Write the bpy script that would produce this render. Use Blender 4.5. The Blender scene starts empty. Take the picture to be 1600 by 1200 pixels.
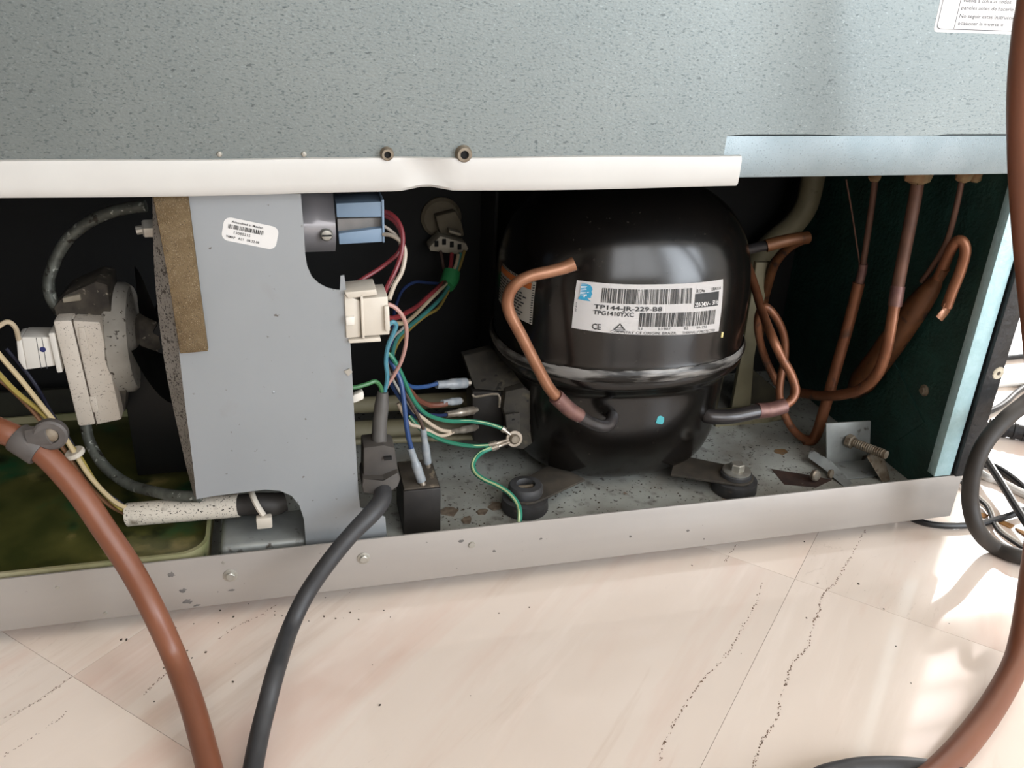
import bpy, bmesh, math, random
from mathutils import Vector, Matrix
from mathutils.bvhtree import BVHTree
random.seed(7)
sc = bpy.context.scene
COL = sc.collection

# ------------------------------------------------------------------ camera
FPX, PITCH, YAW, ROLL = 1372.4, .441057, .263938, .0447798
CAM = Vector((0, -.58243, .47143))
fw = Vector((math.sin(YAW) * math.cos(PITCH), math.cos(YAW) * math.cos(PITCH), -math.sin(PITCH)))
rt0 = Vector((math.cos(YAW), -math.sin(YAW), 0)); up0 = rt0.cross(fw)
RT = math.cos(ROLL) * rt0 + math.sin(ROLL) * up0
UP = -math.sin(ROLL) * rt0 + math.cos(ROLL) * up0
cd = bpy.data.cameras.new('camera'); cam = bpy.data.objects.new('camera', cd); COL.objects.link(cam)
cd.sensor_fit = 'HORIZONTAL'; cd.sensor_width = 36; cd.lens = FPX / 1600 * 36; cd.clip_start = .01
cam.matrix_world = Matrix(((RT.x, UP.x, -fw.x, CAM.x), (RT.y, UP.y, -fw.y, CAM.y), (RT.z, UP.z, -fw.z, CAM.z), (0, 0, 0, 1)))
sc.camera = cam

# ------------------------------------------------------------------ world, lights, exposure
w = bpy.data.worlds.new('world'); sc.world = w; w.use_nodes = True
w.node_tree.nodes['Background'].inputs[0].default_value = (.75, .85, 1, 1)
w.node_tree.nodes['Background'].inputs[1].default_value = 1.0
def area(name, loc, rot, sx, sy, power, color):
    l = bpy.data.lights.new(name, 'AREA'); l.shape = 'RECTANGLE'; l.size = sx; l.size_y = sy
    l.energy = power; l.color = color
    o = bpy.data.objects.new(name, l); COL.objects.link(o); o.location = loc; o.rotation_euler = rot
    return o
ROOM = (-2.0, 3.4, -2.4, 1.6, 2.8)          # x0 x1 y0 y1 height
area('balcony_daylight', (2.77, 1.62, .89), (math.radians(-90), 0, 0), 1.08, 1.66, 75, (1, .98, .96))
area('transom_daylight', (2.46, 1.62, 2.2), (math.radians(-90), 0, 0), .34, .7, 3.2, (1, .86, .82))
area('garden_door_daylight', (2.3, -2.42, 1.15), (math.radians(90), 0, 0), 1.6, 2.1, 70, (.88, .94, 1))
area('rear_window_daylight', (.55, -2.42, 1.40), (math.radians(90), 0, 0), 1.5, 1.8, 20, (1, .97, .93))
vs = sc.view_settings
vs.view_transform = 'Standard'; vs.look = 'None'; vs.gamma = 1; vs.use_curve_mapping = False
vs.exposure = .72

# ------------------------------------------------------------------ helpers
def ray(px, py): return fw * FPX + RT * (px - 800) + UP * (600 - py)
def at(px, py, Y):
    d = ray(px, py); return CAM + d * ((Y - CAM.y) / d.y)
def az(px, py, Z):
    d = ray(px, py); return CAM + d * ((Z - CAM.z) / d.z)
def ax(px, py, X):
    d = ray(px, py); return CAM + d * ((X - CAM.x) / d.x)
def V(*a): return Vector(a)

def srgb(h):
    h = h.lstrip('#'); out = []
    for i in (0, 2, 4):
        c = int(h[i:i + 2], 16) / 255
        out.append(c / 12.92 if c <= .04045 else ((c + .055) / 1.055) ** 2.4)
    return (*out, 1)

MATS = {}
def mat(name, c1, c2=None, rough=.5, metal=0, scale=60, detail=4, bump=0, bscale=300, spots=(), coat=0,
        stretch=(1, 1, 1), lo=.35, hi=.65, geo=False, spec=.5, bstretch=None, alpha=1, trans=0, rot=(0, 0, 0), rvar=0):
    if name in MATS: return MATS[name]
    m = bpy.data.materials.new(name); m.use_nodes = True; nt = m.node_tree; N = nt.nodes; L = nt.links
    b = N['Principled BSDF']
    b.inputs['Roughness'].default_value = rough; b.inputs['Metallic'].default_value = metal
    b.inputs['Specular IOR Level'].default_value = spec; b.inputs['Coat Weight'].default_value = coat
    b.inputs['Coat Roughness'].default_value = .12; b.inputs['Transmission Weight'].default_value = trans
    if geo: tc = N.new('ShaderNodeNewGeometry').outputs['Position']
    else: tc = N.new('ShaderNodeTexCoord').outputs['Object']
    def mapped(st, ro=(0, 0, 0)):
        mp = N.new('ShaderNodeMapping'); mp.inputs['Scale'].default_value = st; mp.inputs['Rotation'].default_value = ro
        L.new(tc, mp.inputs['Vector']); return mp.outputs[0]
    def noise(sc_, det, st=(1, 1, 1), ro=(0, 0, 0)):
        n = N.new('ShaderNodeTexNoise'); n.inputs['Scale'].default_value = sc_; n.inputs['Detail'].default_value = det
        L.new(mapped(st, ro), n.inputs['Vector']); return n.outputs['Fac']
    def ramp(src, a, z):
        r = N.new('ShaderNodeMapRange'); r.inputs['From Min'].default_value = a; r.inputs['From Max'].default_value = z
        L.new(src, r.inputs['Value']); return r.outputs[0]
    def mix(f, a, bb):
        x = N.new('ShaderNodeMix'); x.data_type = 'RGBA'; L.new(f, x.inputs['Factor'])
        for v, i in ((a, 'A'), (bb, 'B')):
            s = [q for q in x.inputs if q.name == i and q.type == 'RGBA'][0]
            if isinstance(v, tuple): s.default_value = v
            else: L.new(v, s)
        return [q for q in x.outputs if q.type == 'RGBA'][0]
    c1 = srgb(c1) if isinstance(c1, str) else c1
    col = c1; nf = None
    if c2:
        nf = noise(scale, detail, stretch, rot); col = mix(ramp(nf, lo, hi), c1, srgb(c2))
        if rvar: L.new(ramp2(N, L, nf, lo, hi, rough - rvar, rough + rvar), b.inputs['Roughness'])
    for sp in spots:      # (colour, noise scale, threshold, softness, stretch)
        st = sp[4] if len(sp) > 4 else (1, 1, 1)
        f = ramp(noise(sp[1], 5, st, rot), sp[2], sp[2] + sp[3])
        col = mix(f, col, srgb(sp[0]))
    if isinstance(col, tuple): b.inputs['Base Color'].default_value = col
    else: L.new(col, b.inputs['Base Color'])
    if bump:
        bp = N.new('ShaderNodeBump'); bp.inputs['Strength'].default_value = bump; bp.inputs['Distance'].default_value = .001
        L.new(noise(bscale, 4, bstretch or stretch, rot), bp.inputs['Height']); L.new(bp.outputs[0], b.inputs['Normal'])
    MATS[name] = m
    return m
def ramp2(N, L, src, a, z, o0, o1):
    r = N.new('ShaderNodeMapRange'); r.inputs['From Min'].default_value = a; r.inputs['From Max'].default_value = z
    r.inputs['To Min'].default_value = o0; r.inputs['To Max'].default_value = o1
    L.new(src, r.inputs['Value']); return r.outputs[0]

def obj(name, bm, m, parent=None, smooth=35, label=None):
    me = bpy.data.meshes.new(name)
    if isinstance(bm, bmesh.types.BMesh):
        bmesh.ops.recalc_face_normals(bm, faces=bm.faces[:])
        bm.to_mesh(me); bm.free()
    else: me = bm
    if smooth:
        for p in me.polygons: p.use_smooth = True
        me.set_sharp_from_angle(angle=math.radians(smooth))
    xs = [v.co for v in me.vertices]
    if xs:
        lo = Vector([min(v[i] for v in xs) for i in range(3)]); hi = Vector([max(v[i] for v in xs) for i in range(3)])
        org = Vector(((lo.x + hi.x) / 2, (lo.y + hi.y) / 2, lo.z))
    else: org = Vector()
    me.transform(Matrix.Translation(-org))
    if m: me.materials.append(m)
    o = bpy.data.objects.new(name, me); COL.objects.link(o); o.location = org
    if parent: attach(o, parent)
    if label: o['label'] = label
    return o
def attach(o, parent):
    o.parent = parent
    base = Vector(); q = parent
    while q: base += Vector(q.location); q = q.parent
    o.location = Vector(o.location) - base
def thing(name, label, cat, loc=(0, 0, 0), group=None):
    e = bpy.data.objects.new(name, None); COL.objects.link(e); e.location = loc; e.empty_display_size = .02
    return tag(e, label, cat, group)
def tag(o, label, cat, group=None):
    o['label'] = label; o['category'] = cat
    if group: o['group'] = group
    return o
def struct(o): o['kind'] = 'structure'; return o

def BM(): return bmesh.new()
def add_box(bm, lo, hi, bev=0, M=None, seg=2):
    t = bmesh.new(); bmesh.ops.create_cube(t, size=1)
    lo = Vector(lo); hi = Vector(hi)
    for v in t.verts: v.co = Vector([(lo[i] + hi[i]) / 2 + v.co[i] * (hi[i] - lo[i]) for i in range(3)])
    if bev: bmesh.ops.bevel(t, geom=t.edges[:], offset=bev, segments=seg, profile=.5, affect='EDGES')
    if M: bmesh.ops.transform(t, matrix=M, verts=t.verts[:])
    merge(bm, t); return bm
def merge(bm, t):
    me = bpy.data.meshes.new('tmp'); t.to_mesh(me); t.free(); bm.from_mesh(me); bpy.data.meshes.remove(me)
def add_prism(bm, poly, off, bev=0):
    t = bmesh.new(); off = Vector(off)
    a = [t.verts.new(p) for p in poly]; b = [t.verts.new(Vector(p) + off) for p in poly]
    n = len(a); t.faces.new(a); t.faces.new(b[::-1])
    for i in range(n): t.faces.new((a[i], a[(i + 1) % n], b[(i + 1) % n], b[i]))
    if bev: bmesh.ops.bevel(t, geom=t.edges[:], offset=bev, segments=2, profile=.5, affect='EDGES')
    merge(bm, t); return bm
def spline(pts, n=6):
    pts = [Vector(p) for p in pts]
    if len(pts) < 3 or n < 2: return pts
    out = []
    P = [pts[0] * 2 - pts[1]] + pts + [pts[-1] * 2 - pts[-2]]
    for i in range(1, len(P) - 2):
        p0, p1, p2, p3 = P[i - 1:i + 3]
        for k in range(n):
            t = k / n
            out.append(.5 * ((2 * p1) + (p2 - p0) * t + (2 * p0 - 5 * p1 + 4 * p2 - p3) * t * t + (3 * p1 - p0 - 3 * p2 + p3) * t ** 3))
    out.append(pts[-1]); return out
def add_tube(bm, pts, r, seg=10, n=6, caps=True, hollow=0, flat=None):
    """tube along pts; r number or list per control point; flat=(vec,k) squashes along vec"""
    ctrl = len(pts); P = spline(pts, n); m = len(P)
    rs = [r] * m if not isinstance(r, (list, tuple)) else [
        (lambda f: r[min(int(f), ctrl - 1)] * (1 - (f % 1)) + r[min(int(f) + 1, ctrl - 1)] * (f % 1))(i / max(m - 1, 1) * (ctrl - 1)) for i in range(m)]
    T = [(P[min(i + 1, m - 1)] - P[max(i - 1, 0)]).normalized() for i in range(m)]
    up = Vector((0, 0, 1)) if abs(T[0].z) < .9 else Vector((1, 0, 0))
    nrm = (up - T[0] * up.dot(T[0])).normalized(); rings = []
    for i in range(m):
        nrm = (nrm - T[i] * nrm.dot(T[i])).normalized(); bn = T[i].cross(nrm)
        ring = []
        for k in range(seg):
            a = 2 * math.pi * k / seg
            d = (nrm * math.cos(a) + bn * math.sin(a)) * rs[i]
            if flat: d = d - flat[0] * d.dot(flat[0]) * (1 - flat[1])
            ring.append(bm.verts.new(P[i] + d))
        rings.append(ring)
    for i in range(m - 1):
        for k in range(seg):
            bm.faces.new((rings[i][k], rings[i][(k + 1) % seg], rings[i + 1][(k + 1) % seg], rings[i + 1][k]))
    if caps:
        for ring, s, Q in ((rings[0], -1, P[0]), (rings[-1], 1, P[-1])):
            if hollow:
                inner = [bm.verts.new(Q + (v.co - Q) * hollow) for v in ring]
                deep = [bm.verts.new(Q + (v.co - Q) * hollow - (T[0] if s < 0 else T[-1]) * s * rs[0] * 2) for v in ring]
                for k in range(seg):
                    bm.faces.new((ring[k], ring[(k + 1) % seg], inner[(k + 1) % seg], inner[k]))
                    bm.faces.new((inner[k], inner[(k + 1) % seg], deep[(k + 1) % seg], deep[k]))
                bm.faces.new(deep)
            else: bm.faces.new(ring if s > 0 else ring[::-1])
    return bm
def frame(axis):
    z = Vector(axis).normalized(); x = Vector((1, 0, 0)) if abs(z.x) < .9 else Vector((0, 1, 0))
    x = (x - z * x.dot(z)).normalized(); return x, z.cross(x), z
def add_lathe(bm, org, axis, prof, seg=24, close=True):
    x, y, z = frame(axis); org = Vector(org); rings = []
    for r, h in prof:
        if r < 1e-7: rings.append([bm.verts.new(org + z * h)])
        else: rings.append([bm.verts.new(org + z * h + (x * math.cos(2 * math.pi * k / seg) + y * math.sin(2 * math.pi * k / seg)) * r) for k in range(seg)])
    for a, b in zip(rings, rings[1:]):
        for k in range(seg):
            A = (a[0],) if len(a) == 1 else (a[k], a[(k + 1) % seg])
            B = (b[0],) if len(b) == 1 else (b[(k + 1) % seg], b[k])
            if len(A) + len(B) > 2: bm.faces.new(A + B)
    if close:
        if len(rings[0]) > 1: bm.faces.new(rings[0][::-1])
        if len(rings[-1]) > 1: bm.faces.new(rings[-1])
    return bm
def add_grid(bm, f, nu, nv):
    vs_ = [[bm.verts.new(f(i / nu, j / nv)) for j in range(nv + 1)] for i in range(nu + 1)]
    for i in range(nu):
        for j in range(nv): bm.faces.new((vs_[i][j], vs_[i + 1][j], vs_[i + 1][j + 1], vs_[i][j + 1]))
    return bm
def hexbolt(bm, org, axis, r, h, washer=1.6, slot=False):
    """hex head with flange washer standing on org"""
    x, y, z = frame(axis); org = Vector(org)
    if washer: add_lathe(bm, org, axis, [(r * washer, 0), (r * washer, h * .22), (r * washer * .8, h * .38), (0, h * .38)], 20)
    t = bmesh.new(); bot = []; top = []; top2 = []
    for k in range(6):
        a = k * math.pi / 3 + .3; d = x * math.cos(a) + y * math.sin(a)
        bot.append(t.verts.new(org + d * r)); top.append(t.verts.new(org + d * r + z * h * .88)); top2.append(t.verts.new(org + d * r * .85 + z * h))
    for k in range(6):
        j = (k + 1) % 6
        t.faces.new((bot[k], bot[j], top[j], top[k])); t.faces.new((top[k], top[j], top2[j], top2[k]))
    t.faces.new(top2); t.faces.new(bot[::-1]); merge(bm, t)
    return bm
def pxr(wpx, p): return wpx / 2 * ((Vector(p) - CAM).dot(fw)) / FPX
def trace(pts): return [at(*p) for p in pts]
def arc_z(c, r, a0, a1, n):   # arc in the XZ plane at c
    return [Vector((c.x + r * math.cos(a0 + (a1 - a0) * i / n), c.y, c.z + r * math.sin(a0 + (a1 - a0) * i / n))) for i in range(n + 1)]

def text2d(s, height, width=None, extra_bold=0):
    """flat letters as (verts2d, faces); cap height = height, scaled to width"""
    cu = bpy.data.curves.new('txt', 'FONT'); cu.body = s; cu.size = 1; cu.resolution_u = 2; cu.offset = extra_bold
    o = bpy.data.objects.new('txt', cu); COL.objects.link(o)
    dg = bpy.context.evaluated_depsgraph_get(); me = o.evaluated_get(dg).to_mesh()
    vs_ = [(v.co.x, v.co.y) for v in me.vertices]; fs = [tuple(p.vertices) for p in me.polygons]
    o.evaluated_get(dg).to_mesh_clear(); bpy.data.objects.remove(o); bpy.data.curves.remove(cu)
    x0 = min(v[0] for v in vs_); x1 = max(v[0] for v in vs_)
    k = height / .7; kx = k if width is None else width / (x1 - x0)
    return [((v[0] - x0) * kx, v[1] * k) for v in vs_], fs
def print_text(bm, s, u, v, h, wdt, f, bold=0, rot90=False):
    vs_, fs = text2d(s, h, wdt, bold)
    bv = [bm.verts.new(f(u + a, v + b) if not rot90 else f(u - b, v + a)) for a, b in vs_]
    for q in fs:
        try: bm.faces.new([bv[i] for i in q])
        except ValueError: pass
def print_rect(bm, u0, v0, u1, v1, f, nu=1, nv=1):
    add_grid(bm, lambda a, b: f(u0 + (u1 - u0) * a, v0 + (v1 - v0) * b), nu, nv)
def barcode(bm, u0, v0, u1, v1, f, n, seed, fill=.5, nv=1):
    rnd = random.Random(seed); ws = [rnd.choice((1, 1, 1, 2, 2, 3)) for _ in range(2 * n - 1)]; tot = sum(ws); x = u0
    for i, q in enumerate(ws):
        d = (u1 - u0) * q / tot
        if i % 2 == 0: print_rect(bm, x, v0, x + d, v1, f, 1, nv)
        x += d
def print_poly(bm, pts, f):
    bm.faces.new([bm.verts.new(f(*p)) for p in pts])
def rrect(w_, h_, r, n=5):
    out = []
    for cx, cy, a in ((w_ - r, h_ - r, 0), (r, h_ - r, 90), (r, r, 180), (w_ - r, r, 270)):
        for i in range(n + 1):
            t = math.radians(a + 90 * i / n); out.append((cx + r * math.cos(t), cy + r * math.sin(t)))
    return out

# ------------------------------------------------------------------ materials
def marble():
    m = bpy.data.materials.new('pink_beige_marble'); m.use_nodes = True; nt = m.node_tree; N = nt.nodes; L = nt.links
    b = N['Principled BSDF']; b.inputs['Roughness'].default_value = .07; b.inputs['Specular IOR Level'].default_value = .55
    pos = N.new('ShaderNodeNewGeometry').outputs['Position']
    mp = N.new('ShaderNodeMapping'); mp.vector_type = 'TEXTURE'; mp.inputs['Rotation'].default_value = (0, 0, math.radians(44)); L.new(pos, mp.inputs['Vector'])
    inf = N.new('ShaderNodeObjectInfo')
    def noise(scale, det, st, dist=0, off=True):
        q = N.new('ShaderNodeMapping'); q.inputs['Scale'].default_value = st; L.new(mp.outputs[0], q.inputs['Vector'])
        n = N.new('ShaderNodeTexNoise'); n.noise_dimensions = '4D'; n.inputs['Scale'].default_value = scale; n.inputs['Detail'].default_value = det
        n.inputs['Distortion'].default_value = dist; n.inputs['Roughness'].default_value = .6
        if off:
            mm = N.new('ShaderNodeMath'); mm.operation = 'MULTIPLY'; mm.inputs[1].default_value = 3; L.new(inf.outputs['Random'], mm.inputs[0]); L.new(mm.outputs[0], n.inputs['W'])
        L.new(q.outputs[0], n.inputs['Vector']); return n.outputs['Fac']
    def rng(s, a, z, o0=0, o1=1):
        return ramp2(N, L, s, a, z, o0, o1)
    def mix(f, a, c):
        x = N.new('ShaderNodeMix'); x.data_type = 'RGBA'; L.new(f, x.inputs['Factor'])
        A = [q for q in x.inputs if q.type == 'RGBA']
        for s, v in zip(A, (a, c)):
            if isinstance(v, tuple): s.default_value = v
            else: L.new(v, s)
        return [q for q in x.outputs if q.type == 'RGBA'][0]
    def math_(op, a, c):
        x = N.new('ShaderNodeMath'); x.operation = op
        for i, v in enumerate((a, c)):
            if isinstance(v, (int, float)): x.inputs[i].default_value = v
            else: L.new(v, x.inputs[i])
        return x.outputs[0]
    col = mix(rng(noise(7, 4, (.25, 1, 1), .4), .3, .7), srgb('#dfcfc2'), srgb('#e8dbd0'))
    col = mix(rng(noise(10, 5, (.22, 1.3, 1), .6), .50, .72), col, srgb('#dcc0b2'))
    col = mix(rng(noise(26, 6, (.14, 1.2, 1), .5), .56, .70, 0, .5), col, srgb('#f0e4da'))
    col = mix(rng(noise(34, 6, (.1, 1.1, 1), .6), .60, .72, 0, .4), col, srgb('#c4aa98'))
    # thin broken pit veins
    n1 = noise(5.5, 5, (.16, 1, 1), .35); d1 = math_('ABSOLUTE', math_('SUBTRACT', n1, .5), 0)
    line = rng(d1, .0022, .0006); dots = rng(noise(420, 2, (.6, 1, 1), 0), .50, .60); msk = rng(noise(4, 2, (1, 1, 1), 0), .46, .56)
    f = math_('MULTIPLY', math_('MULTIPLY', line, dots), msk)
    col = mix(math_('MULTIPLY', f, .12), col, srgb('#6d5443'))
    col = mix(rng(noise(260, 2, (1, 1, 1), 0), .77, .80), col, srgb('#8a7059'))
    tone = ramp2(N, L, inf.outputs['Random'], 0, 1, .95, 1.04)
    mu = N.new('ShaderNodeMix'); mu.data_type = 'RGBA'; mu.blend_type = 'MULTIPLY'; mu.inputs['Factor'].default_value = 1
    cx = N.new('ShaderNodeCombineColor'); [L.new(tone, cx.inputs[i]) for i in range(3)]
    A = [q for q in mu.inputs if q.type == 'RGBA']; L.new(col, A[0]); L.new(cx.outputs[0], A[1])
    L.new([q for q in mu.outputs if q.type == 'RGBA'][0], b.inputs['Base Color'])
    return m
M_marble = marble()
M_grout = mat('joint_filler', '#86715f', rough=.8)
M_wall = mat('wall_paint', '#b7b3ac', rough=.9)
M_ceil = mat('ceiling_paint', '#e4e0d8', rough=.9)
M_white_frame = mat('window_frame_white', '#e6e4df', rough=.4)
M_glass = mat('window_glass', '#ffffff', rough=.0, trans=1)
M_galv = mat('galvanised_panel', '#7d8381', '#737a79', rough=.48, metal=.65, scale=7, detail=3, lo=.3, hi=.7, bump=.12, bscale=900, bstretch=(.5, 1, 1),
             spots=(('#636a6a', 900, .56, .10, (.45, 1, 1)), ('#838a89', 800, .62, .08, (.6, 1, 1)), ('#5b6161', 330, .66, .05, (.6, 1, 1))))
M_rail = mat('rail_steel', '#838d90', '#788386', rough=.46, metal=.6, scale=30, bump=.2, bscale=800, spots=(('#929c9f', 800, .60, .08), ('#636c6e', 800, .60, .08)))
M_trim = mat('trim_white', '#c3c1bc', '#bdbab5', rough=.35, scale=12)
M_lip = mat('lip_steel', '#a9a39d', '#9e9994', rough=.38, metal=.35, scale=8, stretch=(.3, 1, 2), spots=(('#7f7c79', 200, .72, .05),))
M_traymetal = mat('tray_steel', '#b4b8b2', '#85827a', rough=.55, metal=.15, scale=16, detail=8, lo=.30, hi=.66, spots=(('#56504a', 60, .58, .2), ('#39332d', 300, .62, .06), ('#7a5636', 30, .68, .05)))
M_plate = mat('plate_steel', '#93979a', '#8c9092', rough=.42, metal=.3, scale=5, spots=(('#85817e', 16, .62, .2), ('#5f5a56', 180, .70, .05)))
M_plate_dirty = mat('flange_speckled', '#8f8a84', '#7b766f', rough=.55, scale=40, spots=(('#2b2622', 700, .56, .05), ('#3b352f', 220, .62, .06)))
M_foam = mat('foam_brown', '#6f5f48', '#62523c', rough=.95, scale=160, bump=.8, bscale=1400, spots=(('#8a7c68', 1300, .60, .08), ('#453b30', 1200, .60, .08)), spec=.1)
M_sticker = mat('sticker_white', '#d0cecb', rough=.5)
M_name = mat('nameplate_white', '#f0ece9', rough=.5)
M_ink = mat('print_black', '#2a2a2a', rough=.6)
M_inkgrey = mat('print_grey', '#4b4b4e', rough=.6)
M_inkblue = mat('print_blue', '#2d8db0', rough=.6)
M_inkorange = mat('print_orange', '#b5622c', rough=.6)
M_black_comp = mat('compressor_black', '#090807', '#100d0b', rough=.21, scale=20, coat=.12, spots=(('#2a2621', 330, .66, .05),), bump=.02, bscale=200)
M_black_dusty = mat('dusty_black', '#332e28', '#443d34', rough=.7, scale=60, spots=(('#453d33', 120, .62, .1),))
M_weld = mat('scraped_weld', '#15120f', '#7d7a76', rough=.4, scale=60, detail=6, stretch=(.35, .35, 2.2), lo=.46, hi=.60, metal=.2, bump=.5, bscale=200)
M_copper = mat('copper', '#8c5c41', '#774a32', rough=.4, metal=.4, scale=40, spots=(('#5a4034', 70, .60, .10),))
M_copper_new = mat('copper_clean', '#94694f', '#83573e', rough=.36, metal=.4, scale=60)
M_copper_dark = mat('copper_tarnished', '#6e4629', '#57361f', rough=.5, metal=.3, scale=50, spots=(('#2e211a', 60, .58, .1),))
M_copper_dull = mat('copper_dull', '#6f4f40', '#5c4135', rough=.6, metal=.3, scale=60)
M_braze = mat('braze_oxide', '#7d5d54', '#6a4b49', rough=.45, metal=.4, scale=120, spots=(('#a7a09a', 160, .66, .05),))
M_steel_stub = mat('painted_stub', '#2d2b2b', '#3c3838', rough=.3, metal=.3, scale=60, coat=.2)
M_wallgreen = mat('green_lining', '#21453f', '#1a3833', rough=.5, scale=50, bump=1.0, bscale=260, spots=(('#3c5a56', 420, .68, .05),))
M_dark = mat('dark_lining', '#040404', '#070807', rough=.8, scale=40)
M_flange = mat('flange_teal', '#a9c6ca', '#9bbabd', rough=.45, metal=.2, scale=120, bump=.4, bscale=400)
M_blackpaint = mat('chipped_black', '#141516', '#232527', rough=.45, scale=60, bump=1.0, bscale=160)
M_primer = mat('chip_cream', '#cfc6b2', '#a79c87', rough=.8, scale=200)
M_side = mat('cabinet_side', '#1b1c1d', '#222425', rough=.5, scale=80, bump=.5, bscale=300)
M_plast_white = mat('motor_plastic', '#cdc3b6', '#c2b7a9', rough=.5, scale=30, spots=(('#3a332b', 900, .64, .05), ('#6e6255', 200, .66, .06)))
M_plast_cream = mat('connector_cream', '#cbc3b6', '#c1b8aa', rough=.45, scale=40, spots=(('#8b7d68', 110, .72, .05),))
M_plast_clean = mat('white_plastic', '#d8d2c8', rough=.45)
M_motor_dirty = mat('motor_core_dirty', '#4d463c', '#2c2721', rough=.8, scale=70, spots=(('#8b8374', 160, .64, .06),))
M_ringgrey = mat('fan_ring_grey', '#a9a49b', '#8f8a80', rough=.55, scale=30, spots=(('#3d352c', 260, .62, .05),))
M_rod = mat('rod_zinc', '#6a6d66', '#4c4e48', rough=.55, metal=.4, scale=90, spots=(('#a9aca4', 220, .62, .05), ('#2e2b25', 120, .60, .06)))
M_blade = mat('fan_blade', '#050505', '#080808', rough=.5, scale=40)
M_pan = mat('pan_plastic', '#9c9578', '#87825f', rough=.5, scale=14, spots=(('#51602f', 9, .55, .15), ('#39442a', 60, .66, .08)))
M_sludge = mat('murky_water', '#34391a', '#5a572c', rough=.3, scale=22, detail=6, lo=.35, hi=.72, spots=(('#1d4a2c', 14, .56, .1), ('#85784c', 24, .60, .14), ('#1c2210', 30, .58, .12)))
M_sleeve = mat('sleeve_white', '#cfc6b8', rough=.5, spots=(('#2b2622', 700, .60, .04), ('#75695b', 70, .60, .14)))
M_tape = mat('black_tape', '#2c2927', '#35312d', rough=.6, scale=50)
M_hose = mat('brown_hose', '#784933', '#6f422e', rough=.4, scale=18)
M_clip = mat('clip_grey', '#55504d', '#47423f', rough=.6, scale=80)
M_cord = mat('cord_black', '#2b2b2d', '#323234', rough=.5, scale=80)
M_hose_dark = mat('hose_dark', '#2b2723', '#302b27', rough=.6, scale=60)
M_cable = mat('cable_black', '#1b1c1f', rough=.4)
M_cable_white = mat('cable_white', '#dcd8d2', rough=.5)
M_rubber = mat('rubber_grey', '#3c3c3e', '#2e2c2b', rough=.65, scale=60, spots=(('#5a5047', 90, .64, .08),))
M_zinc = mat('zinc_bolt', '#b4b2ab', '#9a968c', rough=.35, metal=.7, scale=90)
M_zinc_old = mat('zinc_rusty', '#8b8172', '#6c5d4b', rough=.6, metal=.4, scale=120, spots=(('#4a3826', 160, .6, .08),))
M_strap = mat('strap_bright', '#d0ccce', '#bdb8ba', rough=.35, metal=.35, scale=20, stretch=(.2, 1, 3))
M_bluebox = mat('capacitor_blue', '#8499ae', '#7c91a6', rough=.5, scale=30)
M_disc = mat('disc_beige', '#6b6250', '#4f4738', rough=.8, scale=30, spots=(('#2d271f', 40, .56, .1),))
M_conn_tan = mat('connector_tan', '#9c9484', '#857d6d', rough=.6, scale=60)
M_tape_green = mat('tape_green', '#27703f', rough=.5)
M_cream_bar = mat('cream_bar', '#827b62', '#736c54', rough=.6, scale=20, spots=(('#5a543d', 50, .62, .1),))
M_sleeve_blue = mat('terminal_sleeve', '#a9adb0', '#8f979e', rough=.25, scale=120, trans=.25)
M_tin = mat('terminal_tin', '#b3a99b', '#95897b', rough=.35, metal=.7, scale=150)
M_bakelite = mat('relay_dusty', '#2c2924', '#3d382f', rough=.8, scale=70, spots=(('#57503f', 60, .58, .12), ('#14110e', 130, .62, .05)))
M_capbox = mat('capacitor_black', '#1d1a18', '#26221f', rough=.55, scale=40)
M_captop = mat('capacitor_top', '#4c443a', '#3a332b', rough=.8, scale=70, spots=(('#6d6252', 120, .62, .08),))
M_cordgrip = mat('cordgrip', '#3b3734', '#45403b', rough=.65, scale=60)
M_cordgrey = mat('cord_jacket_grey', '#55524f', '#4a4744', rough=.5, scale=50)
M_sealant = mat('sealant', '#7c5b3c', '#8f7b58', rough=.8, scale=80, bump=.8, bscale=200)
M_bracket = mat('bracket_zinc', '#9fa3a1', '#868987', rough=.45, metal=.4, scale=30, spots=(('#4d453d', 70, .62, .07),))
M_dirt = mat('dirt', '#3a3129', '#53473b', rough=.9, scale=90)
M_teal_paint = mat('paint_teal', '#3f9aa0', rough=.5)
M_hole = mat('hole_dark', '#0a0908', rough=.9)
def wire_mat(n, c): return mat('wire_' + n, c, rough=.42)

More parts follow.
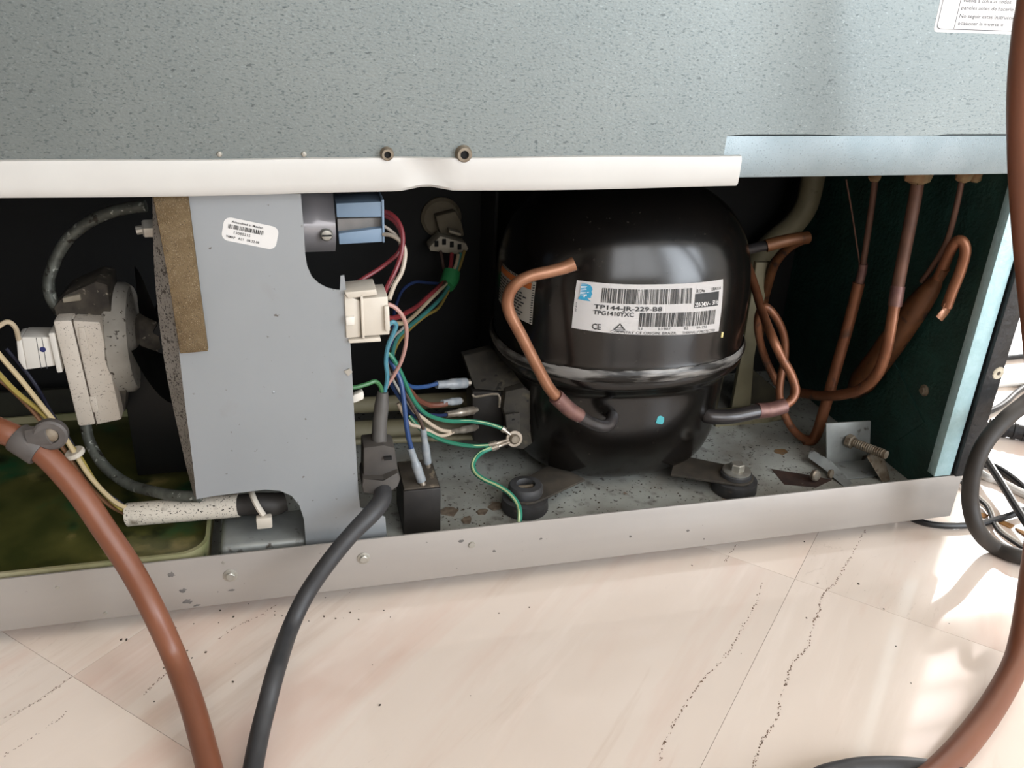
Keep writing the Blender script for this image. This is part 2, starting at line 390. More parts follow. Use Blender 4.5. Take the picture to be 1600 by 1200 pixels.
# ------------------------------------------------------------------ the room
x0, x1, y0, y1, HH = ROOM
fl = struct(obj('floor', add_box(BM(), (x0, y0, -.05), (x1, y1, -.0006)), M_grout, smooth=0))
TS = .41; uu = Vector((.7071, -.7071, 0)); vv = Vector((.7071, .7071, 0)); LC = Vector((-.171, -.0448, 0))
def clip(poly):
    for ax_, val, sg in ((0, x0, 1), (0, x1, -1), (1, y0, 1), (1, y1, -1)):
        out = []
        for i, p in enumerate(poly):
            q = poly[(i + 1) % len(poly)]; dp = (p[ax_] - val) * sg; dq = (q[ax_] - val) * sg
            if dp >= 0: out.append(p)
            if (dp >= 0) != (dq >= 0): out.append(p + (q - p) * (dp / (dp - dq)))
        poly = out
        if len(poly) < 3: return None
    return poly
shared = None; g = .00016
for i in range(-9, 10):
    for j in range(-9, 10):
        c = LC + uu * TS * (i + .5) + vv * TS * (j + .5)
        h = TS / 2 - g; loc = [uu * h + vv * h, uu * -h + vv * h, uu * -h - vv * h, uu * h - vv * h]
        full = [c + q for q in loc]; p = clip(full)
        if not p: continue
        whole = all(x0 <= q.x <= x1 and y0 <= q.y <= y1 for q in full)
        if whole and shared:
            o = bpy.data.objects.new('tile', shared); COL.objects.link(o)
        else:
            me = bpy.data.meshes.new('tile'); bm = BM(); add_prism(bm, [q - c - V(0, 0, .012) for q in p], (0, 0, .012))
            bmesh.ops.recalc_face_normals(bm, faces=bm.faces[:]); bm.to_mesh(me); bm.free(); me.materials.append(M_marble)
            o = bpy.data.objects.new('tile', me); COL.objects.link(o)
            if whole: shared = me
        o.location = c; attach(o, fl)
struct(obj('ceiling', add_box(BM(), (x0, y0, HH), (x1, y1, HH + .1)), M_ceil, smooth=0))
struct(obj('wall_left', add_box(BM(), (x0 - .1, y0, 0), (x0, y1, HH)), M_wall, smooth=0))
bm = BM()
for a, b, c, d in ((x0, 2.22, 0, HH), (2.22, 2.29, 1.73, HH), (2.29, 2.63, 2.54, HH), (2.22, 3.32, 0, .05), (2.29, 3.32, 1.73, 1.86), (2.63, 3.32, 1.86, HH), (3.32, x1, 0, HH)):
    add_box(bm, (a, y1, c), (b, y1 + .1, d))
struct(obj('wall_front', bm, M_wall, smooth=0))
struct(obj('wall_right', add_box(BM(), (x1, y0, 0), (x1 + .1, y1, HH)), M_wall, smooth=0))
bm = BM()
for a, b, c, d in ((x0, -.2, 0, HH), (-.2, 1.3, 0, .5), (-.2, 1.3, 2.3, HH), (1.3, 1.5, 0, HH), (1.5, 3.1, 0, .1), (1.5, 3.1, 2.2, HH), (3.1, x1, 0, HH)):
    add_box(bm, (a, y0 - .1, c), (b, y0, d))
struct(obj('wall_back', bm, M_wall, smooth=0))
def window(name, axis, pos, a0, a1, z0, z1, na, nz, t=.035):
    e = bpy.data.objects.new(name, None); COL.objects.link(e)
    e.location = ((a0 + a1) / 2, pos, z0) if axis == 'y' else (pos, (a0 + a1) / 2, z0); struct(e)
    def put(nm, a, b, c_, d, m, th):
        bm = BM()
        if axis == 'y': add_box(bm, (a, pos - th, c_), (b, pos + th, d))
        else: add_box(bm, (pos - th, a, c_), (pos + th, b, d))
        obj(nm, bm, m, e, smooth=0)
    put('frame_side', a0, a0 + t, z0, z1, M_white_frame, .012); put('frame_side', a1 - t, a1, z0, z1, M_white_frame, .012)
    put('frame_rail', a0 + t, a1 - t, z0, z0 + t, M_white_frame, .012); put('frame_rail', a0 + t, a1 - t, z1 - t, z1, M_white_frame, .012)
    for k in range(1, na):
        a = a0 + (a1 - a0) * k / na; put('mullion', a - t / 2, a + t / 2, z0 + t, z1 - t, M_white_frame, .010)
    for k in range(1, nz):
        z = z0 + (z1 - z0) * k / nz; put('glazing_bar', a0 + t, a1 - t, z - t / 2, z + t / 2, M_white_frame, .008)
dr = bpy.data.objects.new('added_dark_door', None); COL.objects.link(dr); dr.location = (-1.45, y0, 0); struct(dr)  # unseen door, made up to give the back panel's left a dark reflection
M_wood = mat('added_door_wood', '#2e2119', '#3a2a20', rough=.5, scale=8, stretch=(6, 1, .6))
obj('added_door_leaf', add_box(BM(), (-1.9, y0 + .002, .004), (-1.0, y0 + .04, 2.1), .003), M_wood, dr)
for dx in (-1.8, -1.4):
    for dz in ((.2, .95), (1.1, 1.95)): obj('added_door_panel', add_box(BM(), (dx, y0 + .04, dz[0]), (dx + .3, y0 + .05, dz[1]), .004), M_wood, dr)
obj('added_door_handle', add_box(BM(), (-1.08, y0 + .04, 1.0), (-1.05, y0 + .09, 1.03), .006), M_white_frame, dr)
window('window_1', 'y', y1 - .012, 2.22, 3.32, .05, 1.73, 1, 1)
window('window_2', 'y', y1 - .012, 2.29, 2.63, 1.86, 2.54, 1, 3, .04)
window('window_3', 'y', y0 + .012, 1.5, 3.1, .1, 2.2, 1, 1)
window('window_4', 'y', y0 + .012, -.2, 1.3, .5, 2.3, 2, 1)

# ------------------------------------------------------------------ refrigerator cabinet
FX0, FX1, ZB, ZC, ZTOP, DEP = -.31, .605, .341, .3706, 1.74, .70
fr = thing('refrigerator', 'tall refrigerator seen from behind with grey galvanised steel back', 'refrigerator', (.15, .35, .05))
obj('insulated_body', add_box(BM(), (FX0 + .002, .004, ZB), (FX1 - .002, DEP, ZTOP), .004), M_side, fr)
obj('lower_body', add_box(BM(), (FX0 + .002, .303, .001), (FX1 - .002, DEP, ZB), .002), M_side, fr)  # unseen lower cabinet, carried down to the floor to block light underneath
# back sheet: bottom edge lifts off the rail in two places
bm = BM()
def zedge(x): 
    for a, b in ((.306, .405), (.478, .60)):
        if a < x < b: return ZC + .0012 * min(1, (x - a) / .01, (b - x) / .03 if b < .5 else 1)
    return ZC if x > .306 else .350
xs = sorted(set([FX0, .3055, .3065, FX1 - .019] + [.30 + .01 * i for i in range(29)]))
xs = [x for x in xs if x <= FX1 - .019]
poly = [V(x, 0, zedge(x)) for x in xs] + [V(FX1 - .019, 0, ZTOP), V(FX0, 0, ZTOP)]
add_prism(bm, poly, (0, -.0016, 0)); obj('back_panel', bm, M_galv, fr, smooth=0)
bm = BM(); add_box(bm, (FX0, -.0012, ZB), (FX1 - .019, .004, ZC), .0006)
obj('bottom_rail', bm, M_rail, fr)
# white folded trim strip with a dent
bm = BM()
XR_T, XR_B = .3189, .3186
cols = [FX0 + (XR_T - FX0) * i / 90 for i in range(91)]
rows = []
for x in cols:
    d = max(0, 1 - abs((x - .092) / .020)) ; d = d * d * (3 - 2 * d)
    w1 = .0006 * math.sin(x * 37) ; zt = .3577 + w1 * .4 + .0004 * max(0, 1 - abs((x - .075) / .03)); zb = .3350 + .0022 * d + .0005 * math.sin(x * 24)
    y = -.0052 + .0038 * d
    prof = [(-.0013, zt), (-.0042, zt - .0006), (y, zt - .003), (y, zb + .007), (y + .0006 - .0010 * d, zb + .002), (y + .0024, zb), (.002, zb + .0008), (.002, zt - .001)]
    rows.append([bm.verts.new((x, a, b)) for a, b in prof])
for a, b in zip(rows, rows[1:]):
    for k in range(8): bm.faces.new((a[k], b[k], b[(k + 1) % 8], a[(k + 1) % 8]))
bm.faces.new(rows[0]); bm.faces.new(rows[-1][::-1])
obj('trim_strip', bm, M_trim, fr, smooth=40, label='white folded trim strip with a dent')
for px in (605, 725):
    p = at(px, 241, -.004); bm = BM()
    R0 = .0036 if px == 605 else .0046
    add_lathe(bm, V(p.x, -.0012, p.z), (0, -1, 0), [(R0 * 1.25, 0), (R0 * 1.2, .003), (R0, .0055), (R0 * .62, .0055), (R0 * .55, .001), (0, .001)], 20)
    s = obj('screw_collar', bm, M_zinc_old, fr)
    bm = BM(); add_lathe(bm, V(p.x, -.0012, p.z), (0, -1, 0), [(R0 * .6, .0011), (R0 * .6, .0040), (0, .0040)], 16); obj('screw_hole', bm, M_hole, s)
for px, py in ((343, 241), (475, 241)):
    p = at(px, py, -.002); bm = BM(); add_lathe(bm, V(p.x, -.0014, p.z), (0, -1, 0), [(.002, 0), (.0014, .0012), (0, .0015)], 12); obj('rivet', bm, M_zinc, fr)
# sides: outer panels, folded flange strip, black edge
for s, nm in ((0, 'side_panel'), (1, 'side_panel')):
    a, b = (FX0 - .0015, FX0 + .001) if s == 0 else (FX1 - .001, FX1 + .0015)
    obj(nm, add_box(BM(), (a, .0, .060 if s else .055), (b, DEP, ZTOP), .0004), M_side, fr)
obj('side_lining', add_box(BM(), (.5725, .010, .0355), (.577, .2985, ZB - .0005)), M_wallgreen, fr, smooth=0)
obj('flange_strip', add_prism(BM(), [V(.5683, .0, .060), V(.5862, 0, .060), V(.5862, 0, ZB), V(.5683, 0, ZB)], (0, .010, 0), .0006), M_flange, fr, label='pale teal folded metal edge')
obj('edge_strip', add_prism(BM(), [V(.5885, -.004, .060), V(.6065, -.004, .060), V(.6065, -.004, ZTOP), V(.5885, -.004, ZTOP)], (0, .012, 0), .0008), M_blackpaint, fr, label='chipped black painted corner edge')
bm = BM(); p = at(1560, 583, -.004)
add_lathe(bm, V(p.x, -.0039, p.z), (0, -1, 0), [(.0062, 0), (.0055, .0007), (.0020, .0007), (.0018, .0002), (0, .0002)], 11)
ch = obj('paint_chip', bm, M_primer, fr); bm = BM(); add_lathe(bm, V(p.x, -.0038, p.z), (0, -1, 0), [(.0018, 0), (.0018, .0008), (0, .0008)], 9); obj('screw_hole', bm, M_dirt, ch)
obj('light_blocker', add_box(BM(), (FX1 - .004, .07, .001), (FX1 - .0015, .303, .06)), M_side, fr, smooth=0)  # unseen strip added to stop light passing under the side panel
# compartment lining
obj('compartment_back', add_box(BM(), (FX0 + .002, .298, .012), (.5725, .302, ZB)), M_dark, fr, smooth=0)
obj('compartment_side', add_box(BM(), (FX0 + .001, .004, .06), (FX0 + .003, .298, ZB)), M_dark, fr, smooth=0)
# inner partition behind the wiring
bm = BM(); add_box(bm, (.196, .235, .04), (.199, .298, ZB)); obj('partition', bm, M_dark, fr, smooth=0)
# side wall screw
bm = BM(); p = ax(1445, 610, .5725); hexbolt(bm, p, (-1, 0, 0), .0038, .004, 1.5); obj('wall_screw', bm, M_zinc_old, fr)
bm = BM(); p = ax(1384, 575, .5725); add_prism(bm, [p, ax(1395, 560, .5725), ax(1445, 660, .5725), ax(1400, 690, .5725)], (-.001, 0, 0)); obj('wall_patch', bm, M_wallgreen, fr)
# warning label on the back sheet
pl = at(1458, 50, -.0017); LW, LH = .125, .085
lab = obj('warning_label', add_prism(BM(), [V(pl.x + a, -.0016, pl.z + b) for a, b in rrect(LW, LH, .003)], (0, -.00012, 0)), M_sticker, fr, smooth=0, label='white printed warning label')
fl_ = lambda u, v: V(pl.x + u, -.00178, pl.z + v)
bm = BM()
for k, (a, b) in enumerate(((.0019, .0024),)):
    out = [(a + q[0] * (LW - 2 * a) / 1, a + q[1] * (LH - 2 * a)) for q in rrect(1, 1, .03)]
    inn = [(b + q[0] * (LW - 2 * b) / 1, b + q[1] * (LH - 2 * b)) for q in rrect(1, 1, .03)]
    o_ = [bm.verts.new(fl_(*q)) for q in out]; i_ = [bm.verts.new(fl_(*q)) for q in inn]
    for q in range(len(o_)): bm.faces.new((o_[q], o_[(q + 1) % len(o_)], i_[(q + 1) % len(o_)], i_[q]))
print_rect(bm, .0164, .0024, .0169, LH - .0024, fl_)
for k, t in enumerate(('ocasionar la muerte o', 'No seguir estas instrucciones', 'paneles antes de hacerlo', 'vuelva a colocar todos')):
    print_text(bm, t, .0188, (.0052, .0100, .0155, .0203)[k], .0025, len(t) * .00185, fl_, .01)
obj('label_print', bm, M_inkgrey, lab, smooth=0)

# ------------------------------------------------------------------ base tray
TZ = .035
tr = thing('base_tray', 'long grey steel base tray with upright lip under the compressor', 'tray', (.15, .15, .006))
bm = BM(); add_box(bm, (-.072, .0014, TZ - .0015), (.577, .297, TZ)); obj('tray_floor', bm, M_traymetal, tr, smooth=0)
bm = BM(); add_box(bm, (FX0, .0014, .020), (-.072, .297, .0215)); obj('tray_floor', bm, M_traymetal, tr, smooth=0)
bm = BM()
add_box(bm, (FX0, -.0006, .013), (.5995, .0012, .0592), .0004); obj('front_lip', bm, M_lip, tr)
obj('lip_return', add_prism(BM(), [V(.5995, 0, .013), V(.5995, 0, .0592), V(.5995, .06, .0592), V(.5995, .06, .013)], (-.0014, 0, 0)), M_lip, tr, smooth=0)
for fx in (-.27, .56):
    bm = BM(); add_box(bm, (fx - .02, .05, 0), (fx + .02, .09, .0205 if fx < 0 else .0335), .002); obj('skid', bm, M_rubber, tr)
def lipscrew(px, py, r, kind):
    p = at(px, py, -.0006); bm = BM()
    if kind == 'hex': hexbolt(bm, V(p.x, -.0005, p.z), (0, -1, 0), r, r * .8, 1.55)
    else: add_lathe(bm, V(p.x, -.0005, p.z), (0, -1, 0), [(r, 0), (r * .8, r * .5), (0, r * .55)], 14)
    obj('lip_screw', bm, M_zinc, tr)
lipscrew(360, 899, .0036, 'hex'); lipscrew(568, 872, .0034, 'hex'); lipscrew(737, 851, .0031, 'dome')
lipscrew(165, 958, .0016, 'dome'); lipscrew(349, 879, .0014, 'dome'); lipscrew(90, 918, .0015, 'dome')
# grime smears on the lip (thin dirt patches)
def splat(px, py, wx, hz, seed, name='grime', Y=-.0006, parent=None, m=None):
    rnd = random.Random(seed); p = at(px, py, Y); bm = BM(); n = 14
    add_prism(bm, [V(p.x + wx * math.cos(2 * math.pi * k / n) * rnd.uniform(.45, 1.1), Y, p.z + hz * math.sin(2 * math.pi * k / n) * rnd.uniform(.45, 1.1)) for k in range(n)], (0, -.00012, 0))
    return obj(name, bm, m or M_grime, parent, smooth=0)
M_grime = mat('grime', '#4f4b49', '#7a7672', rough=.6, scale=160)
for q in ((286, 923, .0035, .0025, 1), (293, 940, .004, .003, 2), (268, 898, .003, .003, 3), (362, 922, .0035, .001, 4), (720, 846, .003, .002, 5), (772, 861, .0018, .0015, 6),
          (845, 842, .0018, .0015, 7), (985, 838, .002, .0014, 8), (1075, 829, .002, .0015, 9), (1100, 842, .001, .001, 10), (308, 946, .003, .0012, 11)):
    splat(*q, parent=tr)
# stamped support under the divider plate (left)
bm = BM(); a = at(330, 862, .012); b = at(476, 845, .012)
add_box(bm, (-.068, .014, TZ - .004), (.0, .060, .056), .005, seg=3); obj('stamped_support', bm, M_bracket, tr)
# roller bracket on the right
rb = thing('roller_bracket', 'zinc roller bracket with rusty threaded stud at right end of tray', 'bracket', (.535, .07, TZ))
bm = BM(); Yb = .075
P = [at(1291, 662, Yb), at(1361, 658, Yb), at(1359, 700, Yb), at(1357, 730, Yb), at(1290, 735, Yb)]
bot = [V(p.x, Yb, max(p.z, TZ + .001)) for p in P]
add_prism(bm, [bot[0], bot[1], bot[2], V(bot[3].x, Yb, TZ + .001), V(bot[4].x, Yb, TZ + .001)], (0, .002, 0), .0005); obj('upright_plate', bm, M_bracket, rb)
bm = BM(); xb0, xb1 = bot[4].x, bot[3].x
add_box(bm, (xb0, .045, TZ + .0005), (xb1, Yb, TZ + .002), .0004); obj('foot_plate', bm, M_bracket, rb)
bm = BM(); s0 = at(1325, 688, Yb - .001); s1 = at(1385, 711, .035)
hexbolt(bm, s0, s1 - s0, .007, .006, 0); obj('nut', bm, M_zinc_old, rb)
bm = BM(); add_tube(bm, [s0, s1], .0042, 14, 1); 
for k in range(14):
    q = s0.lerp(s1, .18 + k * .055); add_lathe(bm, q, s1 - s0, [(.0042, 0), (.0047, .0007), (.0042, .0014)], 14, close=False)
obj('threaded_stud', bm, M_zinc_old, rb)
bm = BM(); add_prism(bm, [at(1355, 715, .045), at(1368, 700, .06), at(1384, 722, .05), at(1391, 750, .035), at(1380, 756, .035)], (.001, .002, 0)); obj('side_tab', bm, M_zinc_old, rb)
bm = BM(); L_ = [at(1268, 702, .085), at(1300, 722, .07), at(1336, 760, .035), at(1318, 760, .035), at(1290, 735, .06), at(1263, 715, .08)]
add_prism(bm, L_, (0, .0012, .0004)); obj('slanted_tab', bm, M_bracket, rb)
bm = BM(); p = at(1271, 742, .05); add_lathe(bm, p, (.3, -1, .25), [(0, -.001), (.0052, 0), (.0056, .0035), (.0044, .005), (0, .0052)], 14); obj('cap_screw', bm, M_tin, rb)
bm = BM(); p = at(1296, 740, .052); add_lathe(bm, p, (.6, -1, .25), [(0, -.001), (.0042, 0), (.0046, .0025), (0, .003)], 14); obj('cap_screw', bm, M_zinc_old, rb)
bm = BM(); c0 = az(1237, 735, TZ + .0003)
add_prism(bm, [az(1205, 733, TZ), az(1255, 741, TZ), az(1300, 750, TZ), az(1275, 762, TZ), az(1225, 757, TZ)], (0, 0, .0003)); obj('slot_hole', bm, mat('slot_rust', '#2c1f1a', '#3f2b22', rough=.9, scale=80), tr, smooth=0)
for q in ((1220, 706, .006, 'rust'),):
    c0 = az(q[0], q[1], TZ); rnd = random.Random(5)
    bm = BM(); add_prism(bm, [c0 + V(.009 * math.cos(k * .5) * rnd.uniform(.6, 1), .007 * math.sin(k * .5) * rnd.uniform(.6, 1), 0) for k in range(12)], (0, 0, .0002)); obj('rust_stain', bm, mat('rust', '#7d5a34', '#6a5a44', rough=.9, scale=150), tr, smooth=0)

# ------------------------------------------------------------------ divider plate
YP = .010
dp = thing('divider_plate', 'flat grey sheet metal divider plate left of the compressor', 'metal plate', (-.02, YP, TZ))
px_out = [(262, 303), (470, 303), (474, 350), (477, 398), (480, 416), (487, 432), (498, 443), (512, 450), (526, 453), (531, 453), (532, 431), (538, 430), (541, 456), (545, 500),
          (549, 560), (553, 640), (556, 700), (560, 770), (563, 793), (602, 808), (605, 850), (486, 862), (478, 850), (475, 812), (468, 790), (456, 775), (438, 767), (415, 765), (335, 775), (307, 780),
          (303, 740), (297, 690), (289, 630), (281, 560), (272, 470), (267, 380)]
bm = BM(); poly = []
for q in px_out:
    p = at(q[0], q[1], YP)
    p.z = min(p.z, ZB - .0005); poly.append(p)
add_prism(bm, poly, (0, .0012, 0)); obj('plate', bm, M_plate, dp, smooth=0)
# curled left edge of the plate (fan shroud edge)
bm = BM()
inner = [(262, 305), (267, 380), (272, 470), (281, 560), (289, 630), (297, 690), (303, 740), (307, 780)]
outer = [(238, 308), (240, 400), (246, 480), (256, 560), (268, 625), (280, 680), (291, 730), (303, 775)]
A = [at(a, b, YP) for a, b in inner]; B = [at(a, b, .022) for a, b in outer]
for p in A + B: p.z = min(p.z, ZB - .0006)
A = spline(A, 3); B = spline(B, 3)
va = [bm.verts.new(p) for p in A]; vb = [bm.verts.new(p) for p in B]; vc = [bm.verts.new(p + V(.001, .002, 0)) for p in B]; vd = [bm.verts.new(p + V(0, .0012, 0)) for p in A]
for i in range(len(A) - 1):
    for m_, n_ in ((va, vb), (vb, vc), (vc, vd), (vd, va)): bm.faces.new((m_[i], m_[i + 1], n_[i + 1], n_[i]))
obj('shroud_edge', bm, M_plate_dirty, dp, smooth=50)
bm = BM(); q = [at(a, b, .0045) for a, b in ((238, 304), (293, 303), (309, 430), (325, 549), (281, 553), (262, 430))]
for p in q: p.z = min(p.z, ZB - .001)
add_prism(bm, q, (0, .0055, 0), .0006); obj('foam_strip', bm, M_foam, dp, label='brown foam sealing strip')
# small sticker
c0 = at(345, 374, YP); c1 = at(430, 391, YP); c2 = at(347, 337, YP)
eu = (c1 - c0); WU = eu.length; eu.normalize(); ev = V(-eu.z, 0, eu.x); HV = (c2 - c0).dot(ev)
off = V(0, -.0001, 0); fs = lambda u, v: c0 + eu * u * WU + ev * v * HV + off * 3
st = obj('sticker', add_prism(BM(), [c0 + eu * a + ev * b for a, b in rrect(WU, HV, .0045)], off), M_sticker, dp, smooth=0, label='small white barcode sticker')
bm = BM()
print_text(bm, 'Assembled in Mexico', .14, .80, .10, .57, fs, .012)
print_text(bm, '13080215', .21, .35, .115, .30, fs, .008)
print_text(bm, 'WMAP', .08, .14, .10, .17, fs, .012); print_text(bm, 'A21', .30, .14, .10, .10, fs, .008); print_text(bm, '08.22.08', .46, .14, .10, .23, fs, .012)
barcode(bm, .09, .54, .73, .72, fs, 26, 3)
obj('sticker_print', bm, M_ink, st, smooth=0)
bm = BM(); p = at(233, 357, .03); hexbolt(bm, p + V(.004, 0, 0), (-1, -.1, 0), .0065, .008, 0); add_tube(bm, [p, p + V(-.008, -.0005, -.001)], .003, 10, 1); obj('plate_bolt', bm, M_zinc, dp)
bm = BM(); p = at(427, 613, YP); add_lathe(bm, p, (0, -1, 0), [(.0011, 0), (0, .0008)], 10); obj('dimple', bm, M_plate, dp)
bm = BM(); p = at(546, 575, YP); add_prism(bm, [p, p + V(.002, 0, -.003), p + V(-.001, 0, -.006), p + V(-.004, 0, -.002)], (0, -.001, 0)); obj('burr', bm, M_zinc, dp)

# ------------------------------------------------------------------ fan motor
fm = thing('fan_motor', 'cream plastic fan motor with dusty core and wire mounting rods', 'fan motor', (-.15, .1, .12))
Yf = .095
def pbox(name, m, parent, pxs, Y, depth, bev=.0012, top=None):
    """block whose front face is the given pixel quad at depth Y (upright quad, TL TR BR BL)"""
    q = [at(a, b, Y) for a, b in pxs]
    bm = BM(); add_prism(bm, q, (0, depth, 0), bev); return obj(name, bm, m, parent)
pbox('housing_cover', M_plast_white, fm, [(82, 502), (112, 500), (150, 664), (122, 667)], Yf, .05, .002)
hb = pbox('housing_body', M_plast_white, fm, [(113, 501), (156, 503), (190, 656), (151, 664)], Yf + .001, .05, .0015)
bm = BM(); q = [at(a, b, Yf + .0004) for a, b in ((112.2, 500), (113.4, 500), (151.6, 664), (150.4, 664.5))]; add_prism(bm, q, (0, .002, 0)); obj('housing_seam', bm, M_dirt, fm)
bm = BM(); q = [at(a, b, Yf) for a, b in ((139, 620), (150, 619), (155, 643), (145, 645))]; add_prism(bm, q, (0, .003, 0), .0006); obj('snap_latch', bm, M_plast_white, fm)
bm = BM(); q = [at(a, b, Yf) for a, b in ((122, 512), (132, 512), (141, 556), (127, 558))]; add_prism(bm, q, (0, .003, 0), .0006); obj('snap_latch', bm, M_plast_white, fm)
cn = pbox('motor_plug', M_plast_clean, fm, [(33, 527), (78, 527), (87, 572), (42, 578)], Yf + .006, .022, .0012)
pbox('plug_collar', M_plast_clean, fm, [(75, 521), (86, 520), (98, 582), (89, 583)], Yf + .003, .03, .001)
pbox('plug_end', M_plast_clean, fm, [(25, 528), (34, 527), (44, 578), (38, 578), (28, 563)], Yf + .007, .02, .001)
bm = BM(); p = at(67, 546, Yf + .006); add_lathe(bm, p, (0, -1, 0), [(.0022, -.0003), (.0022, .0003), (0, .0003)], 14); obj('ink_dot', bm, mat('dot_blue', '#23285e', rough=.6), cn)
for k, a in enumerate((56, 65)):
    bm = BM(); q = [at(x_, y_, Yf + .0058) for x_, y_ in ((a, 528), (a + 1, 528), (a + 9, 576), (a + 8, 576))]; add_prism(bm, q, (0, .001, 0)); obj('plug_seam', bm, M_inkgrey, cn)
# motor core and ring
bm = BM(); q = [at(a, b, Yf + .015) for a, b in ((84, 480), (100, 462), (150, 440), (168, 445), (178, 520), (198, 600), (196, 642), (186, 650), (155, 505), (90, 505))]
add_prism(bm, q, (0, .04, 0), .001); obj('motor_core', bm, M_motor_dirty, fm)
bm = BM(); q = [at(a, b, Yf + .012) for a, b in ((97, 466), (125, 460), (127, 470), (98, 474))]; add_prism(bm, q, (0, .02, 0), .001); obj('core_clip', bm, M_conn_tan, fm)
cr = at(196, 527, Yf + .045); rr_ = .044
bm = BM(); ax_ = V(1, 0, 0)
add_lathe(bm, cr + V(-.010, 0, 0), ax_, [(rr_ * .55, 0), (rr_, .001), (rr_ * 1.04, .003), (rr_ * 1.02, .014), (rr_ * .95, .018), (rr_ * .7, .020), (rr_ * .3, .021), (0, .021)], 40)
obj('motor_bell', bm, M_ringgrey, fm)
bm = BM(); add_lathe(bm, cr + V(.010, 0, 0), ax_, [(.018, 0), (.020, .004), (.016, .018), (0, .019)], 24); hub = obj('fan_hub', bm, M_motor_dirty, fm)
for k in range(4):
    a = k * math.pi / 2 + .4; bm = BM()
    def bl(u, v, a=a):
        r = .018 + u * .040; t = a + (v - .5) * (.9 + .3 * u); return cr + V(.024 + (v - .5) * .022, r * math.cos(t), r * math.sin(t))
    add_grid(bm, bl, 6, 6); 
    t = bmesh.ops.solidify(bm, geom=bm.faces[:], thickness=.0012)
    obj('fan_blade', bm, M_blade, fm)
# mounting rods
def rod(pts, r=.0046):
    bm = BM(); add_tube(bm, trace(pts), r, 12, 8); return obj('mounting_rod', bm, M_rod, fm)
rod([(228, 322, .13), (196, 326, .132), (150, 341, .135), (104, 376, .135), (78, 430, .13), (79, 462, .125), (94, 488, .12)])
rod([(133, 660, .125), (140, 690, .12), (162, 727, .105), (200, 756, .085), (245, 769, .06), (280, 775, .045), (312, 776, .035)])

# motor wires
def wire(name, label, colour, pts, w=5.5, group=None, cat='wire', m=None, n=6, seg=8, parent=None):
    P = trace(pts); bm = BM(); add_tube(bm, P, pxr(w, P[len(P) // 2]), seg, n)
    o = obj(name, bm, m or wire_mat(colour.strip('#'), colour), parent)
    if not parent: tag(o, label, cat, group)
    if name == 'earth_wire':
        r_ = pxr(w, P[len(P) // 2]); bm = BM(); add_tube(bm, [p + V(-.35, -.45, .45) * r_ for p in P], r_ * .5, 6, n); obj('stripe', bm, wire_mat('stripe', '#a9b98a'), o)
    return o
wire('motor_wire', 'cream wire curling over the fan motor plug', '#b8a68a', [(-160, 560, .1), (-40, 540, .09), (-5, 512, .09), (12, 503, .092), (24, 512, .095), (29, 530, .1)], 8)
wire('motor_wire', 'yellow wire running down beside the fan motor', '#8f7d3c', [(-180, 400, .08), (-60, 520, .07), (-10, 575, .065), (25, 612, .062), (60, 640, .06), (85, 665, .058), (105, 690, .056), (125, 715, .056), (150, 755, .056), (185, 792, .056), (205, 800, .058)], 8)
wire('motor_wire', 'pale cream wire running down beside the yellow motor wire', '#b3a07c', [(-180, 360, .07), (-60, 470, .065), (-8, 545, .062), (30, 590, .06), (62, 630, .057), (92, 668, .055), (118, 710, .053), (145, 750, .053), (182, 786, .054), (210, 796, .06)], 8)
wire('motor_wire', 'brown wire lowest of the motor wire bunch', '#7c573b', [(-180, 450, .08), (-60, 560, .075), (-5, 590, .07), (40, 630, .066), (70, 665, .064), (100, 702, .060), (122, 735, .060), (145, 765, .060), (175, 792, .062), (205, 806, .062)], 7)
wire('motor_wire', 'dark navy wire hanging below the motor plug', '#1b1c2c', [(10, 545, .11), (40, 580, .105), (62, 612, .1), (80, 645, .085), (110, 690, .07), (130, 722, .064), (160, 765, .064), (205, 797, .064)], 6)
bm = BM(); c_ = at(117, 708, .0545); d_ = (at(125, 716, .056) - at(110, 692, .055)).normalized()
add_lathe(bm, c_ - d_ * .002, d_, [(.0065, 0), (.0074, .001), (.0074, .003), (.0065, .004)], 16); tag(obj('cable_tie', bm, M_plast_cream), 'cream cable tie around the fan motor wires', 'cable tie')

# ------------------------------------------------------------------ drip pan
pan = thing('drip_pan', 'stained cream plastic drip pan full of murky green water', 'drip pan', (-.19, .13, .022))
PX0, PX1, PY0, PY1, PZ0, PZ1 = FX0 + .006, -.076, .004, .262, .022, .0595
def ring(x0_, y0_, x1_, y1_, z, r, n=6):
    return [V(x0_ + a, y0_ + b, z) for a, b in [(q[0], q[1]) for q in rrect(x1_ - x0_, y1_ - y0_, r, n)]]
R1 = [ring(PX0 + d, PY0 + d, PX1 - d, PY1 - d, z, .02) for d, z in ((.004, PZ0), (.0, PZ1), (.0, PZ1 + .0015), (.0025, PZ1 + .0015), (.006, PZ0 + .002))]
bm = BM(); rr2 = [[bm.verts.new(p) for p in r_] for r_ in R1]
for a, b in zip(rr2, rr2[1:]):
    for k in range(len(a)): bm.faces.new((a[k], a[(k + 1) % len(a)], b[(k + 1) % len(a)], b[k]))
bm.faces.new(rr2[0]); bm.faces.new(rr2[-1]); obj('pan_shell', bm, M_pan, pan)
bm = BM(); rg = ring(PX0 + .0042, PY0 + .0042, PX1 - .0042, PY1 - .0042, .0545, .018)
add_prism(bm, rg, (0, 0, -.003)); obj('water', bm, M_sludge, pan, smooth=0, label='murky green water surface')
